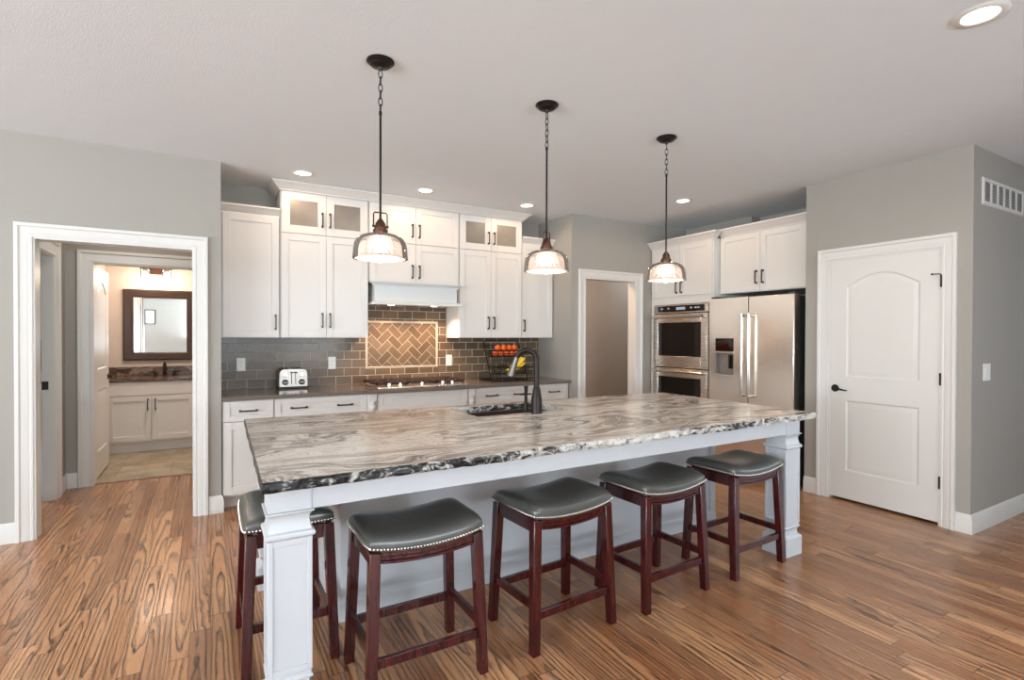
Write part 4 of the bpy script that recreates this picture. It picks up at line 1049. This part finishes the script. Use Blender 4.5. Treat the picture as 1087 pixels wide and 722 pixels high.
# ------------------------------------------------------------------ bathroom
r = thing('bathroom_vanity', 'white two-door bathroom vanity cabinet seen through the left doorway', 'vanity', (-.5, 7.75, 0))
vy = 7.52
mb = MB(); mb.box(-1.105, vy, .115, .60, 8.055, .835).box(-1.105, vy + .03, 0, .60, 8.05, .115); obj('body', mb, M['cab'], r, bevel=.002)
for a, b, hx in ((-1.03, -.606, -.64), (-.600, -.18, -.565)): add_door(r, I4, a, b, .14, .665, vy - .0005, hx, .565)
mb = MB(); mb.box(-1.03, vy - .02, .675, -.18, vy - .0005, .83); obj('false_front', mb, M['cab'], r, bevel=.002)
for a, b in ((-.17, .2), (.206, .59)): add_door(r, I4, a, b, .14, .83, vy - .0005)
r = thing('vanity_countertop', 'brown and charcoal granite vanity countertop with backsplash in the bathroom', 'countertop', (-.25, 7.75, .837))
mb = MB(); mb.box(-1.106, vy - .035, .837, .62, 8.056, .872); obj('slab', mb, M['granite_brown'], r, bevel=.003)
mb = MB(); mb.box(-1.106, 8.03, .8725, .62, 8.056, .985); obj('backsplash', mb, M['granite_brown'], r, bevel=.002)
r = thing('bathroom_faucet', 'small dark bronze faucet on the bathroom vanity', 'faucet', (-.50, 7.93, .873))
mb = MB(); mb.lathe([(.03, .8725), (.03, .88), (.018, .89), (.017, .96), (.022, 1.0), (.010, 1.03), (.012, 1.045), (0, 1.05)], (-.50, 7.93, 0), 16); obj('body', mb, M['bronze'], r)
mb = MB(); mb.tube([(-.50, 7.92, .965), (-.50, 7.86, .985), (-.50, 7.81, .97), (-.50, 7.80, .94)], [.014, .012, .011, .011], 10); obj('spout', mb, M['bronze'], r)
for s in (-1, 1):
    mb = MB(); mb.lathe([(.024, .8725), (.022, .885), (.012, .90), (.012, .92), (0, .922)], (-.50 + s * .10, 7.93, 0), 14); mb.tube([(-.50 + s * .10, 7.93, .915), (-.50 + s * .16, 7.92, .925)], [.008, .006], 8); obj('handle', mb, M['bronze'], r)
r = thing('mirror', 'dark wood framed mirror over the bathroom vanity', 'mirror', (-.55, 8.055, 1.07))
mx0, mx1, mz0, mz1 = -.935, -.165, 1.065, 1.96
mb = MB(); frame(mb, [(mx0 + .1, mz0 + .1), (mx0 + .1, mz1 - .1), (mx1 - .1, mz1 - .1), (mx1 - .1, mz0 + .1)], [(0, .002), (0, .014), (.012, .022), (.03, .02), (.06, .034), (.085, .040), (.1, .030), (.1, .002)], True, lambda a, b, d: (a, 8.058 - d, b)); obj('frame', mb, M['mirrorframe'], r)
mb = MB(); mb.box(mx0 + .095, 8.050, mz0 + .095, mx1 - .095, 8.055, mz1 - .095); obj('glass', mb, M['mirror'], r)
r = thing('vanity_light', 'two-bulb vanity light with clear glass jars above the bathroom mirror', 'light', (-.585, 8.055, 2.2))
mb = MB(); mb.box(-.755, 8.028, 2.20, -.43, 8.057, 2.27); mb.box(-.68, 8.02, 2.155, -.50, 8.027, 2.235); obj('backplate', mb, M['copper'], r, bevel=.002)
for x in (-.70, -.475):
    mb = MB(); mb.tube([(x, 8.02, 2.235), (x, 7.96, 2.235)], .010, 8); mb.lathe([(0, 2.25), (.034, 2.248), (.034, 2.215), (0, 2.213)], (x, 7.955, 0), 18); obj('arm', mb, M['copper'], r)
    mb = MB(); mb.lathe([(.036, 2.212), (.050, 2.195), (.052, 2.11), (.048, 2.10)], (x, 7.955, 0), 22); j = obj('glass_jar', mb, M['clear'], r)
    mb = MB(); mb.sphere((x, 7.955, 2.155), .032, 14, 10); obj('bulb', mb, M['bulb'], j)
    l = bpy.data.lights.new('vanity_glow', 'POINT'); l.energy = 5; l.color = (1, .80, .64); l.shadow_soft_size = .05
    o = bpy.data.objects.new('vanity_glow', l); o.location = (x, 7.88, 2.08); COL.objects.link(o)
r = outlet('white outlet plate on the bathroom side wall behind the open door', -.0, 1.13)
for ch in [r]: r.rotation_euler = (0, 0, PI / 2); r.location = (HX + .0215, 7.80, 1.10)
# living side things that the bathroom mirror shows
r = thing('picture_frame', 'small dark framed picture reflected in the bathroom mirror', 'picture', (-1.80, -5.9, 2.0))
mb = MB(); frame(mb, [(-1.93, 1.78), (-1.93, 2.22), (-1.68, 2.22), (-1.68, 1.78)], [(0, .001), (0, .012), (.03, .016), (.03, .001)], True, lambda a, b, d: (a, -5.9 + d, b)); obj('frame', mb, M['black'], r)
mb = MB(); mb.box(-1.932, -5.899, 1.778, -1.678, -5.893, 2.222); obj('print', mb, M['print'], r)
# side room at far left, glimpsed past the hall door jamb
r = thing('desk', 'pale desk in the room beyond the far-left hall doorway', 'desk', (-1.95, 8.5, .012))
mb = MB(); mb.box(-2.6, 8.2, .72, -1.40, 8.85, .75); obj('desk_top', mb, M['cab'], r, bevel=.003)
for x in (-2.55, -1.45):
    for y in (8.25, 8.8): mb = MB(); mb.box(x - .02, y - .02, .0125, x + .02, y + .02, .7195); obj('leg', mb, M['black'], r)
r = thing('monitor', 'dark screen on the desk beyond the far-left hall doorway', 'monitor', (-1.92, 8.55, .751))
mb = MB(); mb.box(-2.25, 8.50, .93, -1.60, 8.53, 1.32); obj('screen', mb, M['blackglass'], r, bevel=.004)
mb = MB(); mb.box(-1.99, 8.47, .7505, -1.85, 8.62, .762).box(-1.94, 8.535, .762, -1.90, 8.56, 1.10); obj('stand', mb, M['black'], r)

# light in the side rooms
area('bath_fill', (-.3, 6.95, 2.70), (0, 0, 0), .35, .35, 30, (1, .88, .78))  # added fill without a fixture, brightens the vanity front
area('hall_glow', (5.6, 5.3, 2.70), (0, 0, 0), .5, .5, 12, (.95, .95, 1))
area('hall_warm', (3.8, 5.35, 2.70), (0, 0, 0), .2, .2, 20, (1, .62, .38))
area('side_room_daylight', (-3.0, 7.0, 2.68), (0, 0, 0), 1.5, 1.5, 60, (.82, .91, 1))
area('hall_ceiling_glow', (-.6, 5.5, 2.70), (0, 0, 0), .3, .3, 6, (1, .92, .84))
